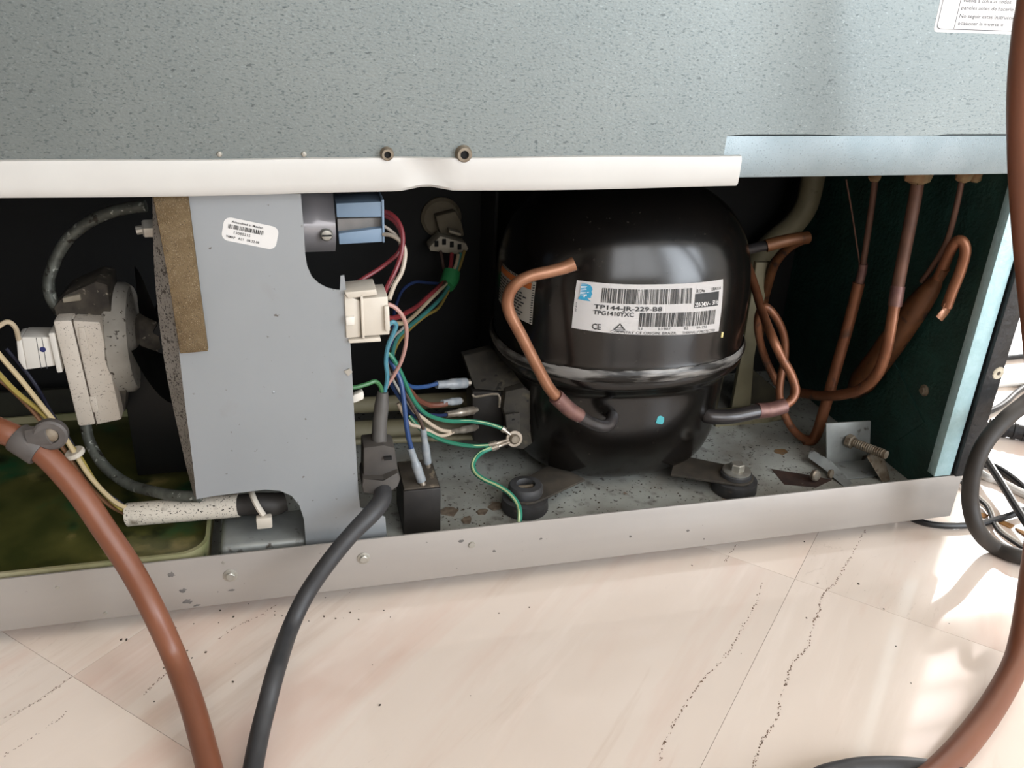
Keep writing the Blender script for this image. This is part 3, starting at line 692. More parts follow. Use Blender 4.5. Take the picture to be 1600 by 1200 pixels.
bm = BM(); add_prism(bm, [V(-.140, .125, .0625), V(-.074, .125, .0625), V(-.074, .125, .215), V(-.098, .125, .215), V(-.140, .125, .15)], (0, .004, 0), .001); tag(obj('added_black_sheet', bm, M_blade), 'black sheet added behind the fan blades to keep the gap dark', 'sheet')  # black sheet added to hide the pan's back and darken the gap
# back rail and dark greenish bar behind the pan
bm = BM(); add_box(bm, (PX0, .266, .05), (-.07, .272, .085), .001); tag(obj('pan_support_rail', bm, mat('rail_dark', '#1d1c16', '#2a2a1e', rough=.7, scale=30)), 'dark dusty rail along the back of the drip pan', 'rail')

# ------------------------------------------------------------------ wire sleeve
ws = thing('wire_sleeve', 'white plastic wire sleeve with black tape lying over the pan', 'wire sleeve', (-.09, .055, .06))
a = at(200, 804, .058); b = at(402, 787, .040)
bm = BM(); add_tube(bm, [a, a.lerp(b, .5), a.lerp(b, .86)], pxr(37, a), 20, 3, hollow=.86); obj('sleeve_tube', bm, M_sleeve, ws)
bm = BM(); add_tube(bm, [a.lerp(b, .84), b, at(425, 788, .040), at(446, 783, .042)], [pxr(33, b), pxr(35, b), pxr(38, b), pxr(30, b)], 18, 4); obj('tape_wrap', bm, M_tape, ws, label='black tape wrapped end')
bm = BM(); ca = at(397, 770, .030); 
add_tube(bm, [at(392, 766, .042), at(394, 772, .033), at(398, 782, .027), at(405, 795, .024), at(412, 805, .022)], .0024, 8, 4)
t_ = at(414, 815, .022); add_box(bm, t_ - V(.0065, .003, .005), t_ + V(.0055, .004, .005), .0012); obj('cable_tie', bm, M_plast_cream, ws)

# ------------------------------------------------------------------ hoses and cord in front
bm = BM(); hp = trace([(-165, 575, .09), (-120, 622, .05), (-70, 640, .02), (-10, 668, -.012), (35, 688, -.018), (72, 712, -.024), (120, 765, -.034), (165, 830, -.046), (205, 890, -.058), (240, 955, -.074)])
hp += [az(272, 1025, .041), az(298, 1095, .028), az(318, 1165, .018), az(334, 1230, .0115), az(350, 1310, .0085), az(355, 1420, .0082), az(300, 1650, .0082)]
add_tube(bm, hp, .0080, 18, 8); tag(obj('brown_hose', bm, M_hose), 'brown plastic hose hanging over the left end of the base tray', 'hose')
cl = thing('hose_clip', 'dark grey hose clip around the brown hose', 'clip', at(60, 690, -.02))
bm = BM(); d_ = (hp[5] - hp[4]).normalized(); cc = hp[4].lerp(hp[5], .25)
add_lathe(bm, cc - d_ * .009, d_, [(.0096, 0), (.0102, .001), (.0102, .017), (.0096, .018)], 20); obj('clip_band', bm, M_clip, cl)
bm = BM(); e_ = at(79, 679, -.026); add_tube(bm, [cc + V(.004, -.004, .006), e_], [.0085, .0080], 12, 1, flat=(V(0, 1, 0), .55)); add_lathe(bm, e_ + V(0, .004, 0), (0, -1, 0), [(.0100, 0), (.0106, .001), (.0106, .0055), (.0092, .0065), (.0055, .0065), (.0050, .004), (0, .004)], 22); obj('clip_eye', bm, M_clip, cl)
bm = BM(); add_lathe(bm, e_ + V(0, .002, 0), (0, -1, 0), [(.005, 0), (.005, .0035), (.003, .0048), (0, .005)], 14); obj('rivet', bm, M_zinc_old, cl)

pc = thing('power_cord', 'thick black power cord coming out of a square grip', 'power cord', at(590, 760, .01))
cp = trace([(598, 766, .008), (596, 782, -.002), (580, 803, -.012), (548, 836, -.022), (512, 880, -.032), (478, 930, -.042), (452, 985, -.060)])
cp += [az(432, 1045, .034), az(416, 1105, .022), az(404, 1155, .014), az(393, 1215, .009), az(384, 1290, .0068), az(390, 1400, .0066), az(480, 1600, .0066)]
bm = BM(); add_tube(bm, cp, [.0072] * 3 + [.0064] * (len(cp) - 3), 16, 8); obj('cord', bm, M_cord, pc)
bm = BM(); add_prism(bm, [at(568, 700, .012), at(600, 696, .012), at(617, 700, .018), at(622, 735, .016), at(612, 762, .012), at(568, 762, .012)], (0, .022, 0), .0012); gp = obj('grip_block', bm, M_cordgrip, pc)
bm = BM(); add_prism(bm, [at(566, 757, .006), at(567, 748, .006), at(600, 752, .004), at(622, 738, .010), at(626, 748, .010), at(622, 760, .006), at(600, 776, .003), at(567, 770, .004)], (0, .026, 0), .001); obj('grip_flange', bm, M_cordgrip, gp)
bm = BM(); p = at(606, 716, .0115); add_box(bm, p - V(.003, .001, .0012), p + V(.003, .002, .0012)); obj('grip_slot', bm, M_hole, gp)
bm = BM(); add_tube(bm, trace([(598, 612, .028), (596, 635, .027), (593, 665, .025), (592, 702, .022)]), [.0042, .0056, .0058, .0060], 16, 5); obj('jacket', bm, M_cordgrey, pc, label='grey cord jacket above the grip')

bm = BM(); q_ = trace([(1622, -60, -.11), (1608, 40, -.11), (1599, 130, -.11), (1598, 230, -.11), (1603, 340, -.11), (1611, 440, -.112), (1622, 560, -.115), (1628, 700, -.125), (1622, 830, -.14), (1610, 920, -.155), (1597, 1000, -.175)])
q_ += [az(1580, 1052, .016), az(1535, 1127, .011), az(1474, 1198, .0095), az(1400, 1255, .0095), az(1300, 1310, .0095), az(1150, 1360, .0095)]
d_ = (q_[0] - q_[1]).normalized(); add_tube(bm, [q_[0] + d_ * .9 + V(0, .09, 0), q_[0] + d_ * .5 + V(0, .04, 0), q_[0] + d_ * .2 + V(0, .01, 0)] + q_, .0090, 18, 8); tag(obj('brown_hose', bm, M_hose), 'brown plastic hose hanging beside the right corner of the refrigerator', 'hose')

# dark thick hose loop
bm = BM(); q_ = [V(1.6, .3, .0075), V(1.3, .2, .02), V(1.0, .08, .10), at(1720, 540, -.0), at(1640, 600, -.005), at(1602, 630, -.014), at(1568, 658, -.026), at(1538, 694, -.034), at(1520, 738, -.040), at(1516, 785, -.045), at(1527, 826, -.054), az(1552, 853, .0085), az(1592, 869, .0078), az(1645, 876, .0075), az(1720, 868, .0075), az(1900, 800, .0075), V(1.4, .1, .0075)]
add_tube(bm, q_, .0072, 16, 8); tag(obj('rubber_hose', bm, M_hose_dark), 'thick dark brown rubber hose curving past the tray corner', 'hose')
bm = BM(); q_ = [V(.1, -1.1, .007), V(.2, -.6, .007), az(1200, 1330, .007), az(1260, 1230, .007), az(1320, 1204, .007), az(1385, 1198, .007), az(1450, 1203, .007), az(1500, 1215, .007), az(1560, 1260, .007), az(1640, 1400, .007), V(.5, -.9, .007)]
add_tube(bm, q_, .0068, 14, 8); tag(obj('extension_cord', bm, M_cord), 'black cord loop on the marble inside the brown hose bend', 'cord')

# cables on the floor right of the refrigerator
def fcable(name, label, m, pts, r, cat='cable', group=None):
    bm = BM(); add_tube(bm, [az(a, b, z) for a, b, z in pts], r, 10, 8); return tag(obj(name, bm, m), label, cat, group)
fcable('floor_cable', 'flat black cable lying on the floor under the tray end', M_cable, [(1395, 790, .004), (1430, 812, .004), (1470, 821, .004), (1520, 820, .004), (1560, 811, .004), (1600, 797, .006), (1660, 770, .006)], .0032)
fcable('floor_cable', 'thin black and white lead arcing behind the dark hose', M_cable, [(1490, 742, .004), (1525, 777, .004), (1542, 793, .004), (1556, 825, .004), (1580, 845, .004), (1620, 868, .004), (1680, 885, .004)], .0016)
fcable('floor_cable', 'thin white lead arcing beside the black lead', M_cable_white, [(1492, 738, .003), (1527, 773, .003), (1547, 793, .003), (1560, 822, .003), (1584, 842, .003), (1624, 864, .003), (1684, 880, .003)], .0014)
fcable('floor_cable', 'black printed cable crossing diagonally behind the dark hose', M_cable, [(1500, 640, .02), (1540, 715, .018), (1565, 755, .016), (1590, 796, .014), (1625, 850, .010), (1680, 930, .005)], .0040)
fcable('floor_cable', 'black cable curving away behind the printed cable', M_cable, [(1500, 700, .004), (1535, 724, .004), (1556, 730, .004), (1580, 745, .004), (1605, 768, .004), (1650, 830, .004), (1690, 900, .004)], .0036)
fcable('floor_cable', 'white flat cable behind the black corner edge', M_cable_white, [(1500, 610, .003), (1545, 603, .003), (1580, 600, .003), (1620, 604, .003), (1720, 625, .003)], .0042)
fcable('floor_cable', 'white cable under the curving black cable', M_cable_white, [(1500, 708, .003), (1535, 742, .003), (1560, 752, .003), (1600, 772, .003), (1650, 790, .003), (1720, 800, .003)], .0046)
fcable('floor_cable', 'thin black cable beside the chipped corner edge', M_cable, [(1500, 566, .004), (1550, 562, .004), (1580, 558, .004), (1620, 556, .004), (1720, 560, .004)], .0036)
fcable('floor_cable', 'short black cable bending under the dark hose', M_cable, [(1500, 660, .004), (1552, 640, .004), (1572, 628, .004), (1600, 605, .004), (1680, 560, .004)], .0036)
pg = thing('cable_plug', 'black moulded plug with ribbed neck lying on the floor', 'plug', az(1590, 672, .0))
bm = BM(); a = az(1545, 665, .010); b = az(1620, 680, .010); add_tube(bm, [a, b, b + (b - a)], [.0085, .0095, .0095], 14, 3); obj('plug_body', bm, M_cable, pg)
for k in range(3):
    q = a.lerp(b, .30 + .2 * k); bm = BM(); add_lathe(bm, q, b - a, [(.0088, 0), (.0102, .0008), (.0102, .004), (.0088, .0048)], 14); obj('neck_rib', bm, M_cable, pg)
bm = BM(); add_tube(bm, [a + (a - b) * .9, a], .004, 10, 1); obj('plug_cable', bm, M_cable, pg)
for k, q in enumerate(([(1525, 800), (1545, 806), (1538, 810), (1522, 805)], [(1560, 812), (1585, 822), (1578, 826), (1558, 817)], [(1586, 826), (1608, 834), (1604, 840), (1590, 831)])):
    bm = BM(); add_prism(bm, [az(a, b, .0) for a, b in q], (0, 0, .0012)); tag(obj('bread_crumb', bm, mat('crumb', '#a87a45', '#8f6233', rough=.8, scale=200)), 'orange brown scrap on the bright floor by the cables', 'scrap', 'orange scraps on the floor')

# ------------------------------------------------------------------ strap clamp and blue block
sc_ = thing('strap_clamp', 'bright metal strap clamp beside the divider plate notch', 'clamp', at(505, 360, .06))
bm = BM(); Ys = .05
a0 = at(464, 309, Ys); a1 = at(522, 309, Ys); b1 = at(526, 400, Ys); b0 = at(472, 403, Ys)
def strap(u, v):
    x_ = (a0.x * (1 - v) + b0.x * v) * (1 - u) + (a1.x * (1 - v) + b1.x * v) * u; z_ = a0.z * (1 - v) + b0.z * v
    return V(x_, Ys + .018 * (2 * v - 1) ** 2 - .004, z_)
add_grid(bm, strap, 2, 14); bmesh.ops.solidify(bm, geom=bm.faces[:], thickness=.0015); obj('strap', bm, M_strap, sc_, smooth=60)
bm = BM(); p = at(510, 366, Ys - .004); add_lathe(bm, p, (0, -1, 0), [(.0046, -.001), (.0046, .002), (.0036, .0034), (0, .004)], 18); s_ = obj('strap_screw', bm, M_zinc, sc_)
bm = BM(); add_box(bm, p + V(-.0034, -.0044, -.0005), p + V(.0034, -.0030, .0005)); obj('screw_slot', bm, M_hole, s_)
bb = thing('run_capacitor', 'pale blue two bar block held by the strap clamp', 'capacitor', at(562, 350, .05))
Yq = .055
pbox('blue_bar', M_bluebox, bb, [(525, 318), (598, 315), (598, 339), (526, 340)], Yq, .03, .0006)
pbox('blue_bar', M_bluebox, bb, [(529, 365), (599, 356), (599, 378), (530, 382)], Yq, .03, .0006)
pbox('grey_web', mat('web_grey', '#8f8a86', '#77736f', rough=.6, scale=40), bb, [(527, 342), (598, 340), (598, 357), (528, 362)], Yq + .006, .02, .0005)
pbox('end_wall', M_bluebox, bb, [(596, 312), (600, 312), (601, 379), (598, 379)], Yq - .001, .032, .0003)

# white connector on the plate edge
wc = thing('wire_connector', 'cream white plug connector clipped to the divider plate edge', 'connector', at(572, 500, .02))
Yc = .006
pbox('socket_half', M_plast_cream, wc, [(538, 460), (562, 470), (564, 527), (541, 529)], Yc + .002, .026, .0008)
pbox('plug_half', M_plast_cream, wc, [(563, 467), (606, 463), (609, 523), (565, 526)], Yc, .028, .001)
pbox('top_latch', M_plast_cream, wc, [(538, 457), (588, 452), (590, 461), (544, 467)], Yc - .001, .024, .0008)
pbox('bottom_latch', M_plast_cream, wc, [(544, 532), (594, 527), (596, 534), (546, 537)], Yc, .024, .0008)
pbox('latch_tab', M_plast_clean, wc, [(540, 496), (554, 495), (554, 508), (541, 509)], Yc - .001, .01, .0006)
pbox('side_rib', M_plast_cream, wc, [(600, 479), (608, 478), (610, 518), (602, 519)], Yc - .003, .01, .001)
pbox('latch_bar', M_plast_cream, wc, [(563, 461), (567, 461), (570, 529), (566, 529)], Yc - .001, .01, .0004)
# round grommet and plug at the back wall
gd = thing('wall_grommet', 'dusty beige round grommet with plug on the dark rear wall', 'grommet', at(692, 345, .29))
cg = at(692, 344, .285); 
bm = BM(); add_lathe(bm, V(cg.x, .298, cg.z), (0, -1, 0), [(.021, 0), (.021, .004), (.018, .007), (.009, .008), (0, .008)], 32); obj('grommet_disc', bm, M_disc, gd)
bm = BM(); q = [at(a, b, .278) for a, b in ((680, 338), (712, 330), (722, 348), (726, 370), (690, 372))]; add_prism(bm, q, (0, .013, 0), .002); obj('plug_back', bm, M_disc, gd)
pk = pbox('harness_plug', M_conn_tan, gd, [(688, 369), (728, 380), (732, 389), (724, 399), (672, 392), (671, 386)], .262, .02, .0008)
pbox('plug_latch', M_conn_tan, gd, [(703, 360), (721, 365), (720, 369), (702, 364)], .262, .012, .0005)
for k, (a, b) in enumerate(((682, 381), (694, 378), (706, 382), (718, 386))):
    bm = BM(); p = at(a, b, .2615); add_box(bm, p - V(.002, .0004, .003), p + V(.002, .001, .003), .0004); obj('pin_slot', bm, M_hole, pk)

# ------------------------------------------------------------------ harness wires
GH = 'wires of the rear wiring harness'
wire('harness_wire', 'dark brown wire from the grommet plug into green tape', '#3b2a22', [(688, 392, .255), (691, 405, .25), (693, 418, .245), (699, 432, .235), (688, 450, .21), (660, 475, .17), (632, 494, .12), (612, 512, .09), (607, 545, .07), (610, 570, .06), (625, 600, .06), (646, 637, .056), (658, 660, .054), (662, 672, .053)], 6)
wire('harness_wire', 'red wire from the green tape to the cream connector', '#7a2b2f', [(706, 396, .255), (704, 415, .245), (698, 434, .235), (690, 444, .22), (672, 460, .18), (652, 478, .13), (632, 490, .07), (616, 497, .035), (605, 497, .026)], 7)
wire('harness_wire', 'beige wire alongside the red harness wire', '#a8977c', [(716, 398, .255), (712, 415, .245), (702, 436, .235), (692, 448, .215), (670, 470, .17), (648, 492, .12), (632, 504, .07), (618, 505, .04), (606, 502, .028)], 6)
wire('harness_wire', 'teal wire leaving the green tape downwards', '#376e68', [(720, 396, .257), (714, 420, .245), (705, 440, .235), (692, 462, .21), (668, 486, .17), (640, 509, .12), (622, 526, .09), (614, 546, .07), (614, 566, .055), (624, 582, .05)], 7)
wire('harness_wire', 'mustard wire bulging below the green tape', '#7d6b35', [(726, 392, .257), (718, 418, .245), (707, 440, .236), (698, 460, .225), (684, 482, .2), (664, 494, .17), (640, 514, .13), (622, 535, .1), (612, 560, .075)], 5)
wire('harness_wire', 'dark navy wire arching behind the cream connector', '#1f2c4e', [(690, 444, .23), (670, 442, .22), (648, 441, .2), (630, 452, .17), (620, 472, .13), (615, 495, .1), (612, 530, .08), (612, 560, .065), (620, 590, .06), (634, 622, .065), (655, 644, .08), (682, 649, .09), (698, 648, .1)], 6)
wire('harness_wire', 'grey white wire crossing under the pink wire', '#a09c94', [(640, 500, .12), (628, 514, .09), (617, 524, .07), (608, 540, .05), (604, 560, .05), (610, 585, .055), (630, 620, .06), (650, 645, .06)], 4.5)
wire('capacitor_wire', 'red wire looping from the blue block to the cream connector', '#74282d', [(598, 330, .06), (610, 334, .055), (622, 346, .05), (629, 366, .045), (628, 392, .04), (619, 420, .036), (606, 446, .028), (598, 466, .02)], 7.5)
wire('capacitor_wire', 'red wire slanting left to the divider plate edge', '#74282d', [(600, 336, .065), (616, 346, .06), (627, 366, .055), (624, 392, .05), (598, 416, .046), (568, 435, .04), (541, 453, .034), (530, 462, .03)], 7)
wire('capacitor_wire', 'cream white wire looping from the blue block', '#b3a797', [(599, 366, .055), (612, 368, .05), (627, 378, .044), (633, 396, .04), (628, 424, .034), (616, 446, .026), (608, 468, .018)], 7)
wire('capacitor_wire', 'thin cream wire tight under the red loop', '#b3a698', [(598, 352, .06), (610, 360, .06), (622, 372, .056), (626, 395, .052), (618, 425, .046), (606, 450, .035), (596, 468, .024)], 5)
wire('connector_wire', 'dusty pink wire bowing down from the cream connector', '#a98279', [(606, 475, .012), (618, 481, .012), (629, 494, .013), (635, 512, .016), (634, 538, .02), (627, 564, .024), (616, 585, .028), (604, 604, .03), (599, 618, .03)], 6.5)
wire('connector_wire', 'light blue wire from the cream connector into the grey jacket', '#477f90', [(606, 509, .016), (614, 503, .016), (619, 509, .017), (613, 524, .018), (606, 541, .02), (603, 565, .022), (605, 590, .025), (601, 612, .028), (598, 622, .029)], 7)
wire('connector_wire', 'green earth wire curling from the plate edge into the jacket', '#386b40', [(540, 606, .02), (556, 605, .02), (574, 600, .022), (586, 596, .024), (594, 603, .026), (597, 616, .028), (597, 624, .029)], 7)
wire('terminal_wire', 'royal blue wire down to the black capacitor box', '#2a4370', [(607, 560, .055), (616, 574, .05), (626, 596, .045), (631, 626, .042), (634, 655, .04), (638, 682, .04), (644, 704, .042)], 8)
wire('terminal_wire', 'dark blue wire passing behind the grey jacket', '#233a66', [(604, 575, .06), (612, 600, .062), (628, 625, .068), (642, 645, .078), (660, 655, .088)], 8)
wire('terminal_wire', 'blue wire to the uppermost relay terminal', '#2c4a78', [(616, 572, .06), (628, 592, .075), (642, 604, .09), (664, 604, .1), (684, 599, .105)], 7)
wire('terminal_wire', 'rust brown wire to the second relay terminal', '#6a4032', [(610, 560, .058), (620, 592, .065), (640, 610, .075), (652, 624, .085), (668, 632, .095), (682, 633, .1), (698, 631, .104)], 9)
wire('terminal_wire', 'pale wire to the lowest relay terminal', '#c1b09c', [(634, 618, .062), (645, 640, .066), (658, 651, .07), (675, 664, .078), (690, 672, .085), (703, 674, .092)], 6)
wire('terminal_wire', 'pale wire crossing behind the brown terminal wire', '#bcab97', [(622, 630, .07), (638, 660, .068), (652, 666, .07), (668, 672, .075), (684, 680, .082), (696, 680, .088), (708, 675, .093)], 6)
wire('earth_wire', 'green and yellow earth wire from bundle to ring terminal', '#2a735b', [(608, 552, .05), (616, 563, .05), (625, 580, .052), (634, 600, .056), (645, 623, .06), (661, 643, .066), (680, 653, .074), (704, 658, .082), (735, 658, .088), (762, 662, .09), (784, 669, .09)], 7)
wire('earth_wire', 'green earth wire joining the lower ring terminal crimp', '#226b52', [(640, 650, .075), (655, 668, .074), (672, 679, .075), (692, 688, .078), (716, 694, .082), (740, 697, .086), (766, 696, .088)], 7)
wire('earth_wire', 'pale green earth wire curving down behind the tray lip', '#2b7d66', [(768, 700, .086), (754, 706, .082), (743, 716, .074), (739, 728, .066), (744, 740, .058), (758, 750, .050), (778, 759, .042), (797, 772, .032), (809, 788, .022), (812, 803, .012), (811, 818, .006)], 8)
bm = BM(); P = trace([(706, 424, .24), (703, 436, .235), (697, 447, .228)]); add_tube(bm, P, [.0085, .0092, .008], 14, 3); tag(obj('tape_band', bm, M_tape_green), 'bright green tape band around the harness wires', 'tape')

# spade terminals
def spade(label, p, q, w=11, sleeve=True):
    e = thing('spade_terminal', label, 'terminal', at(*p)); A = at(*p); B = at(*q); r = pxr(w, A); bm = BM()
    add_tube(bm, [A, A.lerp(B, .35), A.lerp(B, .45), A.lerp(B, .88)], [r * .75, r * .8, r * 1.05, r], 12, 2); obj('sleeve', bm, M_sleeve_blue if sleeve else M_tin, e)
    bm = BM(); add_tube(bm, [A.lerp(B, .8), B], r * .62, 8, 1); obj('blade', bm, M_tin, e); return e
spade('clear blue sleeved terminal on the royal blue wire', (641, 700, .042), (661, 758, .040), 15)
spade('clear sleeved terminal on the dark brown wire behind', (661, 670, .053), (669, 730, .056), 13)
spade('clear sleeved terminal uppermost at the relay', (682, 601, .105), (734, 598, .118), 17)
spade('dull terminal on the rust brown wire', (691, 629, .103), (722, 626, .118), 12)
spade('shiny terminal on the dark navy wire', (697, 648, .1), (745, 640, .118), 14, False)
spade('copper tinted terminal on the pale wires', (703, 675, .092), (746, 667, .118), 12, False)
# ring terminals
rtm = thing('ring_terminal', 'tinned ring terminals stacked under a screw on the relay bracket', 'terminal', at(803, 685, .088))
cR = at(803, 685, .088)
bm = BM(); add_lathe(bm, cR, (0, -1, .25), [(.0078, 0), (.0078, .0012), (.0074, .0018), (.0045, .0018), (0, .0018)], 22); obj('ring', bm, M_tin, rtm)
bm = BM(); add_lathe(bm, cR + V(0, -.0018, .0004), (0, -1, .25), [(.0048, 0), (.0048, .0015), (.0034, .0032), (0, .0034)], 14); obj('screw_head', bm, M_zinc_old, rtm)
for p, q, nm in (((784, 669, .09), (797, 679, .088), 'crimp'), ((764, 696, .088), (795, 687, .087), 'crimp'), ((768, 701, .086), (796, 691, .086), 'crimp')):
    bm = BM(); A = at(*p); B = at(*q); add_tube(bm, [A, A.lerp(B, .35), A.lerp(B, .45), B], [.0027, .0029, .0017, .0015], 10, 2); obj(nm, bm, M_tin, rtm)

# ------------------------------------------------------------------ relay housing beside the compressor
rl = thing('relay_housing', 'dusty dark relay housing with sheet metal cover on the compressor', 'relay', at(790, 640, .12))
bm = BM(); add_prism(bm, [at(724, 556, .15), at(770, 545, .16), at(822, 600, .112), at(790, 612, .112), at(742, 608, .125)], (0, .015, -.002), .001); obj('housing_top', bm, M_bakelite, rl)
bm = BM(); add_prism(bm, [at(790, 612, .108), at(818, 606, .104), at(830, 612, .104), at(833, 648, .104), at(826, 655, .104), at(826, 664, .104), at(834, 668, .104), at(836, 690, .104), at(818, 702, .104), at(798, 700, .104), at(792, 660, .106), at(786, 640, .106)], (0, .03, 0), .001); obj('cover_plate', bm, M_bakelite, rl)
bm = BM(); add_prism(bm, [at(738, 612, .122), at(784, 612, .120), at(790, 700, .122), at(740, 690, .126)], (0, .03, 0), .001); obj('terminal_block', bm, M_capbox, rl)
bm = BM(); add_tube(bm, trace([(738, 616, .11), (744, 620, .109), (778, 616, .106), (780, 636, .106)]), .0011, 6, 3); obj('wire_clip', bm, M_tin, rl)
bm = BM(); add_prism(bm, [at(790, 648, .100), at(812, 645, .100), at(813, 690, .096), at(793, 690, .096)], (0, .002, 0), .0004); tb_ = obj('bracket_tab', bm, M_bakelite, rl)
bm = BM(); p = at(802, 656, .0995); add_lathe(bm, p, (0, -1, 0), [(.0015, -.0004), (.0015, .0004), (0, .0004)], 12); obj('tab_hole', bm, M_hole, tb_)

# black start capacitor box
cb = thing('start_capacitor', 'black start capacitor box standing on the tray', 'capacitor', (.1, .05, TZ))
f0 = at(630, 768, .034); f1 = at(689, 768, .034)
bm = BM(); add_prism(bm, [V(f0.x, .034, TZ), V(f1.x, .034, TZ), V(f1.x, .034, f0.z), V(f0.x, .034, f0.z)], (0, .048, 0), .0012); obj('case', bm, M_capbox, cb)
bm = BM(); add_box(bm, (f0.x + .001, .036, f0.z - .001), (f1.x - .001, .081, f0.z + .0012), .0005); obj('case_top', bm, M_captop, cb)

# cream pipes behind the wiring
for k, (lb, ya, yb, w_, yy) in enumerate((('thick cream drain pipe uppermost behind the wiring', 636, 622, 26, .2), ('pale cream drain pipe below the thick one', 676, 664, 34, .19), ('thin cream pipe lowest behind the cord jacket', 692, 682, 10, .17))):
    A = at(470, ya + 2, yy); B = at(760, yb, yy); bm = BM(); add_tube(bm, [A, A.lerp(B, .5), B], pxr(w_, A), 16, 3)
    tag(obj('drain_pipe', bm, M_cream_bar), lb, 'pipe')
bm = BM(); add_prism(bm, [at(552, 618, .018), at(566, 612, .018), at(569, 617, .018), at(568, 624, .018), at(556, 629, .018), at(551, 630, .018)], (0, .006, 0), .0006); tag(obj('plastic_clip', bm, M_plast_clean), 'small white arrow clip on the divider plate edge', 'clip')

# ------------------------------------------------------------------ compressor
CX, CY, CA, CBB, NE = .2985, .148, .1190, .100, 2.3
cpz = thing('compressor', 'black domed hermetic compressor with white barcode label', 'compressor', (CX, CY, TZ))
PROF_LO = [(.0, .0385), (.45, .0385), (.62, .0405), (.73, .046), (.81, .058), (.86, .078), (.88, .105), (.89, .130), (.905, .138), (.945, .143), (.985, .147), (1.0, .152), (1.003, .157)]
PROF_UP = [(1.0, .161), (.992, .166), (.985, .172), (.985, .195), (.98, .216), (.966, .234), (.938, .250), (.892, .264), (.825, .277), (.735, .2885), (.62, .298), (.48, .305), (.32, .3095), (.15, .3115), (0, .312)]
def cs(t):
    c, s = math.cos(t), math.sin(t)
    return math.copysign(abs(c) ** (2 / NE), c), math.copysign(abs(s) ** (2 / NE), s)
def shell_pt(t, k, z): a, b = cs(t); return V(CX + CA * k * a, CY + CBB * k * b, z)
def add_shell(bm, prof, seg=96):
    rings = [[bm.verts.new(shell_pt(2 * math.pi * i / seg, k, z)) for i in range(seg)] if k > 1e-6 else [bm.verts.new((CX, CY, z))] for k, z in prof]
    for a, b in zip(rings, rings[1:]):
        for i in range(seg):
            j = (i + 1) % seg
            A = (a[0],) if len(a) == 1 else (a[i], a[j]); B = (b[0],) if len(b) == 1 else (b[j], b[i]); bm.faces.new(A + B)
    return bm
def dens(prof, n=4): return [(q.x, q.y) for q in spline([V(k, z, 0) for k, z in prof], n)]
su = dens(PROF_UP); sl = dens(PROF_LO)
bm = BM(); add_shell(bm, su); 
tm = bpy.data.meshes.new('t'); bm.to_mesh(tm); bvh_bm = bmesh.new(); bvh_bm.from_mesh(tm); BVU = BVHTree.FromBMesh(bvh_bm)
obj('upper_shell', bm, M_black_comp, cpz, smooth=60)
bm = BM(); add_shell(bm, sl); bvh2 = bmesh.new(); tm2 = bpy.data.meshes.new('t2'); bm.to_mesh(tm2); bvh2.from_mesh(tm2); BVL = BVHTree.FromBMesh(bvh2)
obj('lower_shell', bm, M_black_comp, cpz, smooth=60)
def hit(px, py, bv):
    d = ray(px, py).normalized(); h = bv.ray_cast(CAM, d); return h[0]
# weld seam
bm = BM(); seg = 160; ringp = []
for i in range(seg):
    t = 2 * math.pi * i / seg; w_ = random.Random(i).uniform(-.0005, .0005)
    ringp.append([shell_pt(t, 1.0 + k, z + w_) for k, z in ((-.002, .1668), (.008, .1655), (.016, .1625), (.016, .1595), (.006, .1565), (-.002, .155))])
vr = [[bm.verts.new(p) for p in r_] for r_ in ringp]
for i in range(seg):
    for k in range(5): bm.faces.new((vr[i][k], vr[(i + 1) % seg][k], vr[(i + 1) % seg][k + 1], vr[i][k + 1]))
obj('weld_seam', bm, M_weld, cpz, smooth=60, label='scraped grey weld seam')
# label mapped on the upper shell
def theta_z(p):
    lo, hi = -math.pi, 0.0
    best = min((((shell_pt(lo + (hi - lo) * i / 4000, .984, p.z) - p).length, lo + (hi - lo) * i / 4000) for i in range(4001)))
    return best[1], p.z
def kz(z):
    for (k0, z0), (k1, z1) in zip(su, su[1:]):
        if z0 <= z <= z1: return k0 + (k1 - k0) * (z - z0) / (z1 - z0 + 1e-9)
    return .98
def label_map(tl, tr, br, bl, lift):
    T = [theta_z(hit(*q, BVU)) for q in (tl, tr, br, bl)]
    # arclength table so the print keeps even width
    t0 = (T[0][0] + T[3][0]) / 2; t1 = (T[1][0] + T[2][0]) / 2; n = 200
    pts = [shell_pt(t0 + (t1 - t0) * i / n, .985, .2) for i in range(n + 1)]; acc = [0]
    for a, b in zip(pts, pts[1:]): acc.append(acc[-1] + (b - a).length)
    zt = [T[0][1], T[1][1]]; zb = [T[3][1], T[2][1]]
    def f(u, v, e=0):
        s = max(0, min(1, u)) * acc[-1]; i = 0
        lo, hi = 0, n
        while hi - lo > 1:
            m = (lo + hi) // 2
            if acc[m] <= s: lo = m
            else: hi = m
        fr_ = (s - acc[lo]) / (acc[lo + 1] - acc[lo] + 1e-12); t = t0 + (t1 - t0) * (lo + fr_) / n
        z = (zb[0] * (1 - u) + zb[1] * u) * (1 - v) + (zt[0] * (1 - u) + zt[1] * u) * v
        return shell_pt(t, kz(z) + lift + e, z)
    return f
LM = label_map((898, 437), (1129, 436), (1123, 517), (896, 512), .004)
LP = lambda u, v: LM(u, v, .0038)
bm = BM(); add_grid(bm, lambda u, v: LM(u, v), 60, 16); bmesh.ops.solidify(bm, geom=bm.faces[:], thickness=.0002)
pl_ = obj('nameplate', bm, M_name, cpz, smooth=60, label='white barcode nameplate')
bm = BM(); D = lambda v: 1 - v
barcode(bm, .165, D(.38), .75, D(.09), LP, 62, 11, nv=4)
barcode(bm, .412, D(.83), .945, D(.55), LP, 56, 12, nv=4)
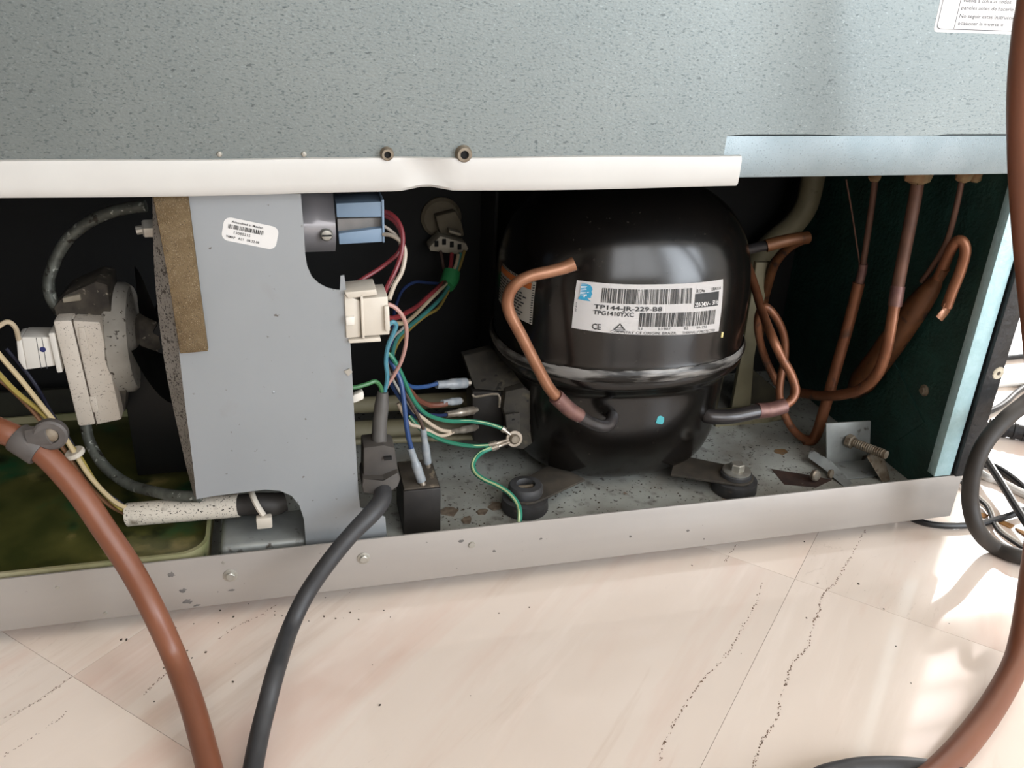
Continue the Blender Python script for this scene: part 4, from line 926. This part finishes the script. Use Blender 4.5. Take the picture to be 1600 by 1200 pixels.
print_text(bm, 'TP144-JR-229-B8', .125, D(.515), .085, .43, LP, .02)
print_text(bm, 'TPG1410YXC', .125, D(.635), .085, .25, LP, .02)
print_text(bm, 'R134a', .785, D(.185), .062, .06, LP, .015); print_text(bm, 'LRA11.4', .90, D(.175), .055, .075, LP, .015)
print_text(bm, 'CE', .125, D(.95), .12, .055, LP, .02)
for t, u, wd in (('51', .41, .027), ('L1907', .545, .08), ('B2', .72, .028), ('091752', .81, .078)): print_text(bm, t, u, D(.895), .05, wd, LP)
print_text(bm, 'COUNTRY OF ORIGIN: BRAZIL', .24, D(.985), .052, .43, LP); print_text(bm, 'THERMALLY PROTECTED', .71, D(.985), .05, .25, LP)
# triangle approval mark
tri = [(.255, D(.92)), (.295, D(.775)), (.335, D(.92))]; ti = [(.268, D(.905)), (.295, D(.81)), (.322, D(.905))]
for k in range(3):
    a, b = tri[k], tri[(k + 1) % 3]; c_, d_ = ti[(k + 1) % 3], ti[k]; print_poly(bm, [a, b, c_, d_], LP)
print_rect(bm, .275, D(.885), .315, D(.865), LP); print_rect(bm, .268, D(.95), .325, D(.935), LP)
obj('nameplate_print', bm, M_ink, pl_, smooth=0)
bm = BM(); print_rect(bm, .775, D(.475), .962, D(.205), LP, 8, 4); obj('voltage_panel', bm, M_ink, pl_, smooth=0)
bm = BM(); LP2 = lambda u, v: LM(u, v, .0064); print_text(bm, '220-240V~', .778, D(.455), .085, .115, LP2, .004); print_text(bm, '50 Hz', .912, D(.445), .085, .046, LP2, .004); obj('voltage_print', bm, M_name, pl_, smooth=0)
bm = BM()
print_text(bm, '97-819', .022, D(.64), .010, .20, LP, 0, True); obj('side_print', bm, M_inkgrey, pl_, smooth=0)
# blue profile head with feather headdress
def LG(cx, cy): return ((cx - 105) / 1350, D((cy - 96) / 464))
bm = BM(); head = [(148, 122), (175, 117), (205, 119), (228, 128), (242, 146), (247, 166), (241, 176), (244, 190), (251, 207), (243, 213), (245, 222), (241, 229), (243, 238), (234, 246), (216, 240), (214, 248), (228, 262), (244, 273), (190, 272), (137, 268), (140, 250), (150, 240), (146, 200)]
print_poly(bm, [LG(*q) for q in head], LP); lg = obj('logo_head', bm, M_inkblue, pl_, smooth=0)
bm = BM()
for k in range(8):
    y_ = 128 + k * 13; print_poly(bm, [LG(146, y_ + 2), LG(196 + 5 * (k % 2) - k, y_ - 4 + k), LG(196 + 5 * (k % 2) - k, y_ - 1 + k), LG(146, y_ + 6)], LP2)
print_poly(bm, [LG(180, 235), LG(190, 222), LG(196, 225), LG(186, 245)], LP2); print_poly(bm, [LG(205, 190), LG(222, 186), LG(222, 189), LG(206, 194)], LP2); print_poly(bm, [LG(196, 205), LG(206, 215), LG(203, 232), LG(196, 222)], LP2)
obj('logo_feathers', bm, M_name, lg, smooth=0)
# side warning label (left)
WM = label_map((784, 408), (839, 441), (831, 507), (781, 470), .004)
WP = lambda u, v: WM(u, v, .0038)
bm = BM(); add_grid(bm, lambda u, v: WM(u, v), 24, 12); bmesh.ops.solidify(bm, geom=bm.faces[:], thickness=.0002)
wl = obj('caution_label', bm, mat('label_old', '#d5cfc4', rough=.6), cpz, smooth=60, label='aged caution label with orange band')
bm = BM(); print_rect(bm, .0, .80, .93, .95, WP, 12, 2); obj('caution_band', bm, M_inkorange, wl, smooth=0)
bm = BM(); rnd = random.Random(4)
for k in range(20): print_rect(bm, .02 + k * .047, .965, .045 + k * .047, .995, WP)
for k in range(16): print_poly(bm, [(.955, .03 + k * .058), (.995, .045 + k * .058), (.995, .07 + k * .058), (.955, .055 + k * .058)], WP)
for k in range(9):
    u = .03
    for w2 in range(7):
        du = rnd.uniform(.05, .13)
        if u + du > .88: break
        print_rect(bm, u, .70 - k * .075, u + du, .735 - k * .075, WP); u += du + .025
for k in range(8): print_rect(bm, .03 + k * .06, .005, .065 + k * .06, .03, WP)
obj('caution_print', bm, M_ink, wl, smooth=0)
# paint dab
p = hit(1031, 656, BVL)
if p:
    bm = BM(); rnd = random.Random(3); n_ = V(.0, -1, .12).normalized(); ux = V(1, 0, 0)
    uy = n_.cross(ux); add_prism(bm, [p + n_ * .0004 + (ux * math.cos(k * .524) * .0045 + uy * math.sin(k * .524) * .0045) * rnd.uniform(.75, 1.1) for k in range(12)], n_ * .0003); obj('paint_dab', bm, M_teal_paint, cpz, smooth=0)
p = hit(1128, 523, BVU)
if p: bm = BM(); add_box(bm, p - V(.001, .001, .0025), p + V(.001, .0005, .0025), .0004); obj('paint_fleck', bm, mat('fleck', '#d6c98a', rough=.6), cpz)
# feet plates
FR = az(1146, 765, TZ); FL = az(818, 790, TZ); FR = V(FR.x, .050, 0); FL = V(FL.x, .056, 0)
def foot(c, sgn):
    bm = BM(); pts = []
    base = V(c.x - sgn * .050, c.y + .030, TZ + .0135)
    d = (V(c.x, c.y, 0) - V(base.x, base.y, 0)).normalized(); s = V(-d.y, d.x, 0)
    r = .0165
    for q in range(-90, 91, 15): pts.append(V(c.x, c.y, TZ + .0135) + d * r * math.cos(math.radians(q)) + s * r * math.sin(math.radians(q)))
    pts += [base + s * .020, base - s * .020]
    add_prism(bm, pts, (0, 0, .0022), .0004); return obj('foot_plate', bm, M_black_dusty, cpz)
foot(FR, 1); foot(FL, -1)
for sgn, yy in ((1, .25), (-1, .25)): 
    bm = BM(); add_box(bm, (CX + sgn * .02, .19, TZ + .0135), (CX + sgn * .085, .265, TZ + .0157)); obj('foot_plate', bm, M_black_dusty, cpz)
# rubber mounts
def mount(c, bolt):
    e = thing('rubber_mount', 'grey rubber mount with hex bolt and washer under compressor foot' if bolt else 'grey rubber mount with open slotted top under compressor foot', 'rubber mount', (c.x, c.y, TZ))
    o_ = V(c.x, c.y, TZ)
    bm = BM(); add_lathe(bm, o_, (0, 0, 1), [(.0205, 0), (.0212, .002), (.0205, .012), (.014, .0133), (0, .0133)], 32); obj('rubber_base', bm, M_rubber, e)
    t = o_ + V(0, 0, .0158)
    if bolt:
        bm = BM(); add_lathe(bm, t, (0, 0, 1), [(.0145, 0), (.0145, .0035), (.0138, .0042), (0, .0042)], 28); obj('rubber_collar', bm, M_rubber, e)
        bm = BM(); add_lathe(bm, t + V(0, 0, .0043), (0, 0, 1), [(.0132, 0), (.0132, .0014), (.0120, .002), (0, .002)], 28); obj('washer', bm, M_zinc, e)
        bm = BM(); hexbolt(bm, t + V(0, 0, .0063), (0, 0, 1), .0068, .0066, 0); obj('hex_bolt', bm, M_zinc, e)
    else:
        bm = BM(); add_lathe(bm, t, (0, 0, 1), [(.0150, 0), (.0158, .0025), (.0155, .007), (.0140, .0092), (.0085, .0098), (.0078, .0085), (.0078, .004), (0, .004)], 32); obj('rubber_collar', bm, M_rubber, e)
        bm = BM(); add_box(bm, t + V(-.0068, -.0012, .004), t + V(.0068, .0012, .0078), .0004); obj('slot_bar', bm, M_zinc_old, e)
mount(FR, True); mount(FL, False)
# stubs and process tube
def below_ceiling(P):
    if P[0].z > ZB - .001 and P[1].z < ZB - .001: P[0] = P[0].lerp(P[1], (P[0].z - ZB + .001) / (P[0].z - P[1].z))
    return P
def tube(name, m, parent, pts, w=None, r=None, n=7, seg=14, **k):
    P = [at(*q) for q in pts]; P = below_ceiling(P); bm = BM(); add_tube(bm, P, r if r else pxr(w, P[len(P) // 2]), seg, n, **k); return obj(name, bm, m, parent)
hp_ = hit(955, 655, BVL) or at(955, 655, .06)
y_s = hp_.y
tube('process_stub', M_steel_stub, cpz, [(955, 640, y_s + .012), (956, 656, y_s - .006), (945, 666, y_s - .014), (922, 660, y_s - .018), (898, 645, y_s - .022)], r=.0055)
tube('braze_sleeve', M_braze, cpz, [(906, 650, y_s - .021), (890, 640, y_s - .023), (868, 619, y_s - .026)], r=[.0062, .0066, .0066])
P = trace([(876, 627, y_s - .025), (858, 606, y_s - .027), (838, 570, y_s - .028), (815, 525, y_s - .028), (796, 488, y_s - .028), (794, 464, y_s - .028), (806, 444, y_s - .028), (830, 431, y_s - .028), (860, 424, y_s - .027), (882, 418, y_s - .026), (897, 412, y_s - .026)])
bm = BM(); add_tube(bm, P, [.0048] * 9 + [.0051, .0056], 16, 8, hollow=.72); obj('process_tube', bm, M_copper_new, cpz, label='bent copper process tube with cut end')
hd = hit(1105, 648, BVL) or at(1105, 648, .1); yd = hd.y
tube('discharge_stub', M_steel_stub, cpz, [(1098, 642, yd + .012), (1106, 650, yd), (1140, 651, yd - .004), (1187, 642, yd - .002)], r=[.0060, .0072, .0070, .0068])
tube('braze_sleeve', M_braze, cpz, [(1183, 642, yd - .002), (1205, 640, yd - .001), (1226, 634, yd)], r=.0074)
tube('suction_stub', M_steel_stub, cpz, [(1160, 393, .17), (1180, 387, .165), (1200, 383, .16)], w=16)
tube('suction_joint', M_copper_dark, cpz, [(1197, 384, .16), (1220, 378, .158), (1240, 374, .158), (1262, 371, .16)], w=20)

# ------------------------------------------------------------------ copper tubing on the right
def pipe(name, label, m, pts, w=None, r=None, cat='pipe', group=None, **k):
    return tag(tube(name, m, None, pts, w, r, **k), label, cat, group)
dl = thing('discharge_line', 'copper discharge loop wound beside the compressor', 'copper pipe', at(1230, 640, yd))
tube('loop_tube', M_copper, dl, [(1222, 635, yd), (1236, 626, yd + .002), (1243, 610, yd + .006), (1236, 585, yd + .012), (1222, 560, yd + .02), (1207, 528, yd + .03), (1191, 487, .150), (1180, 450, .180), (1168, 415, .205), (1150, 380, .24), (1120, 360, .26)], w=14.5)
tube('loop_tube', M_copper, dl, [(1276, 686, .118), (1258, 686, .118), (1240, 672, .12), (1226, 648, .125), (1218, 618, .13), (1220, 590, .135), (1226, 560, .14), (1225, 525, .145), (1212, 495, .15), (1194, 479, .155), (1184, 500, .16), (1188, 535, .165), (1200, 570, .165), (1215, 600, .16)], w=12.5)
pp = thing('liquid_line', 'slim copper pipe with brazed joint running down from the top', 'copper pipe', at(1360, 300, .13))
tube('upper_tube', M_copper_dull, pp, [(1372, 225, .13), (1367, 285, .13), (1358, 350, .13), (1348, 418, .128)], w=10)
tube('braze_joint', M_braze, pp, [(1349, 412, .128), (1347, 425, .128), (1343, 440, .127), (1340, 452, .127)], w=14)
tube('lower_tube', M_copper, pp, [(1342, 442, .127), (1334, 475, .126), (1322, 520, .124), (1305, 580, .121), (1288, 640, .118), (1277, 675, .117), (1268, 688, .118), (1256, 687, .12)], w=17.5)
pp = thing('suction_line', 'thick dull copper pipe curving down beside the filter drier', 'copper pipe', at(1430, 300, .1))
tube('upper_tube', M_copper_dull, pp, [(1441, 225, .082), (1433, 290, .078), (1420, 360, .070), (1408, 420, .062), (1402, 452, .058)], w=20)
tube('braze_joint', M_braze, pp, [(1403, 447, .0585), (1401, 460, .057), (1398, 478, .055)], w=22)
tube('lower_tube', M_copper, pp, [(1399, 470, .056), (1392, 510, .051), (1384, 550, .050), (1370, 585, .055), (1346, 607, .070), (1314, 617, .092), (1280, 618, .125), (1240, 612, .165)], w=17)
pp = thing('filter_drier', 'fat copper filter drier slanting behind the suction pipe', 'filter drier', at(1400, 500, .08))
P = trace([(1476, 418, .042), (1464, 437, .05), (1458, 446, .055), (1446, 462, .060), (1428, 486, .066), (1390, 540, .086), (1348, 596, .112), (1332, 616, .125)])
bm = BM(); rr3 = [pxr(q, P[i]) for i, q in enumerate((17, 18, 26, 34, 40, 41, 40, 18))]; add_tube(bm, P, rr3, 20, 4); obj('drier_body', bm, M_copper_dark, pp)
P = trace([(1466, 434, .048), (1478, 408, .040), (1488, 386, .032), (1497, 376, .028), (1506, 380, .024), (1508, 396, .022), (1500, 425, .022), (1488, 455, .022), (1479, 480, .022)])
bm = BM(); add_tube(bm, P, pxr(17, P[4]), 14, 7); obj('charging_tube', bm, M_copper, pp, label='hooked copper charging tube')
bm = BM(); P = trace([(1482, 474, .022), (1477, 486, .022), (1472, 492, .021), (1467, 498, .021)]); add_tube(bm, P, pxr(20, P[0]), 14, 4, flat=((P[-1] - P[0]).normalized().cross(V(1, .2, 0)).normalized(), .35)); obj('pinched_end', bm, M_copper_new, pp)
pipe('capillary_tube', 'thin copper tube bending towards the filter drier', M_copper_dull, [(1510, 225, .045), (1503, 280, .045), (1494, 325, .045), (1482, 370, .048), (1470, 395, .052), (1458, 415, .058), (1440, 440, .066)], w=9)
pipe('capillary_tube', 'hair thin copper tube leaning against the slim pipe', M_copper_dull, [(1322, 280, .14), (1330, 325, .138), (1337, 370, .135), (1344, 418, .13), (1346, 432, .126)], w=2.6, seg=6)
pipe('suction_return_tube', 'dark copper tube dropping behind the looped tubing', M_copper_dark, [(1262, 371, .16), (1235, 385, .175), (1212, 410, .19), (1200, 445, .2), (1192, 480, .21), (1186, 530, .22)], w=14)
for k, (a, b, w_, Y_) in enumerate(((1367, 279, 16, .13), (1432, 281, 34, .078), (1505, 279, 20, .045), (1523, 279, 16, .045))):
    bm = BM(); p0 = at(a, b, Y_); p = p0.copy(); p.z = ZB; r = pxr(w_, p) * 1.25; rnd = random.Random(k)
    hh_ = ZB - p0.z + .003; pr = [(r * .5, -hh_), (r * .95, -hh_ * .9), (r * 1.1, -hh_ * .4), (r * 1.25, -.0005)]
    # find the x at the ceiling under the pipe line
    q = az(a, b, ZB - .004); 
    add_lathe(bm, V(p0.x, Y_, ZB), (0, 0, 1), pr, 14)
    for v in bm.verts: v.co.x += rnd.uniform(-1, 1) * r * .15; v.co.y += rnd.uniform(-1, 1) * r * .15
    tag(obj('sealant_blob', bm, M_sealant), ('brown sealant blob around the slim copper pipe', 'large brown sealant blob around the thick pipe', 'brown sealant blob around the thin bent tube', 'brown sealant blob nearest the side lining')[k], 'sealant')
# cream drain tube and bar behind the compressor
pipe('drain_tube', 'cream drain tube curving behind the suction joint', M_cream_bar, [(1280, 225, .25), (1268, 290, .25), (1258, 325, .25), (1238, 352, .255), (1208, 378, .262), (1186, 402, .268), (1172, 440, .27)], w=36)
bm = BM(); add_prism(bm, [at(1182, 410, .2), at(1206, 410, .2), at(1192, 480, .2), at(1178, 560, .2), at(1172, 650, .2), at(1140, 655, .2), at(1158, 560, .2)], (0, .006, 0), .001); tag(obj('upright_bar', bm, M_cream_bar), 'cream upright bar showing behind the compressor', 'bar')
bm = BM(); add_prism(bm, [at(1120, 652, .17), at(1222, 646, .17), at(1224, 656, .17), at(1180, 664, .17), at(1118, 668, .17)], (0, .02, 0), .001); tag(obj('base_bar', bm, M_cream_bar), 'cream flat bar lying under the discharge stub', 'bar')
bm = BM(); add_prism(bm, [at(1168, 570, .215), at(1215, 610, .215), at(1226, 640, .215), at(1200, 655, .215), at(1160, 655, .215)], (0, .01, 0), .001); tag(obj('back_flap', bm, mat('flap_olive', '#3a3524', '#2c281c', rough=.8, scale=40)), 'dull olive flap behind the discharge loop', 'flap')
# ------------------------------------------------------------------ loose dirt
def specks(name, label, spots, m, zs, seed):
    rnd = random.Random(seed); bm = BM()
    for c, n_, sx, sy in spots:
        for _ in range(n_):
            x = c[0] + rnd.gauss(0, sx); y = c[1] + rnd.gauss(0, sy); s = rnd.uniform(.0003, .0012); a = rnd.uniform(0, 6)
            add_prism(bm, [V(x + s * math.cos(a + q) * rnd.uniform(.5, 1.2), y + s * math.sin(a + q) * rnd.uniform(.5, 1.2), zs) for q in (0, 1.5, 3, 4.6)], (rnd.uniform(-.3, .3) * s, 0, s * .5))
    o = tag(obj(name, bm, m, smooth=0), label, 'dirt'); o['kind'] = 'stuff'; return o
def sp(px, py, z): p = az(px, py, z); return (p.x, p.y)
specks('tray_dirt', 'dark dirt flakes scattered on the tray floor', [(sp(730, 800, TZ), 40, .02, .012), (sp(930, 775, TZ), 30, .04, .012), (sp(760, 765, TZ), 25, .02, .015), (sp(1200, 720, TZ), 14, .03, .02)], M_dirt, TZ, 1)
specks('floor_dirt', 'tiny dark crumbs scattered on the marble floor', [(sp(420, 960, 0), 16, .03, .012), (sp(300, 1010, 0), 9, .04, .02), (sp(500, 960, 0), 8, .05, .02), (sp(1380, 880, 0), 7, .06, .03), (sp(1250, 1000, 0), 8, .12, .05), (sp(800, 1000, 0), 8, .15, .05)], M_dirt, 0, 2)
rnd = random.Random(9)
for k, (a, b, s) in enumerate(((775, 792, 12), (752, 800, 9), (728, 813, 10), (700, 800, 13))):
    c_ = az(a, b, TZ); s = s * .0006
    bm = BM(); add_prism(bm, [c_ + V(s * math.cos(q) * rnd.uniform(.6, 1.2), s * math.sin(q) * rnd.uniform(.6, 1.2), 0) for q in (0, .9, 1.9, 3, 4, 5.2)], (.001, 0, .0012))
    tag(obj('rust_flake', bm, mat('flake', '#75685a', '#5a4d40', rough=.8, scale=200)), 'curled brown rust flake on the tray by the start capacitor', 'flake', 'rust flakes by the capacitor')

# dark dotted pits along the veins of the marble
veins = [[(1352, 828), (1335, 860), (1320, 885), (1305, 910), (1285, 930), (1278, 960), (1270, 975), (1262, 1010), (1240, 1035), (1230, 1060), (1222, 1085), (1212, 1125), (1195, 1150), (1185, 1170), (1178, 1200)],
         [(1190, 910), (1180, 945), (1162, 975), (1150, 1000), (1130, 1030), (1100, 1060), (1075, 1095), (1060, 1120), (1040, 1155), (1030, 1190)],
         [(1155, 848), (1140, 865), (1132, 878)], [(430, 945), (400, 965), (370, 978), (340, 1000)], [(265, 1048), (245, 1065), (225, 1085)],
         [(114, 1057), (85, 1077), (60, 1095), (8, 1122)], [(112, 1108), (60, 1145), (0, 1185)]]
rnd = random.Random(21); bm = BM()
for li, ln in enumerate(veins):
    P = spline([az(a, b, 0) for a, b in ln], 10)
    for a, b in zip(P, P[1:]):
        for _ in range(3 if li < 2 else 2):
            if rnd.random() < .35: continue
            c = a.lerp(b, rnd.random()) + V(rnd.gauss(0, .0006), rnd.gauss(0, .0006), 0); s_ = rnd.uniform(.0003, .0011 if li < 3 else .0008); t = (b - a).normalized(); n_ = V(-t.y, t.x, 0)
            bm.faces.new([bm.verts.new(c + t * s_ * k * rnd.uniform(.6, 1.6) + n_ * s_ * m_ * rnd.uniform(.4, .8) + V(0, 0, .00005)) for k, m_ in ((-1, 0), (0, -1), (1, 0), (0, 1))])
pits = obj('vein_pits', bm, mat('vein_pit', '#5a4434', '#7d6350', rough=.9, scale=200), fl, smooth=0); pits['kind'] = 'stuff'
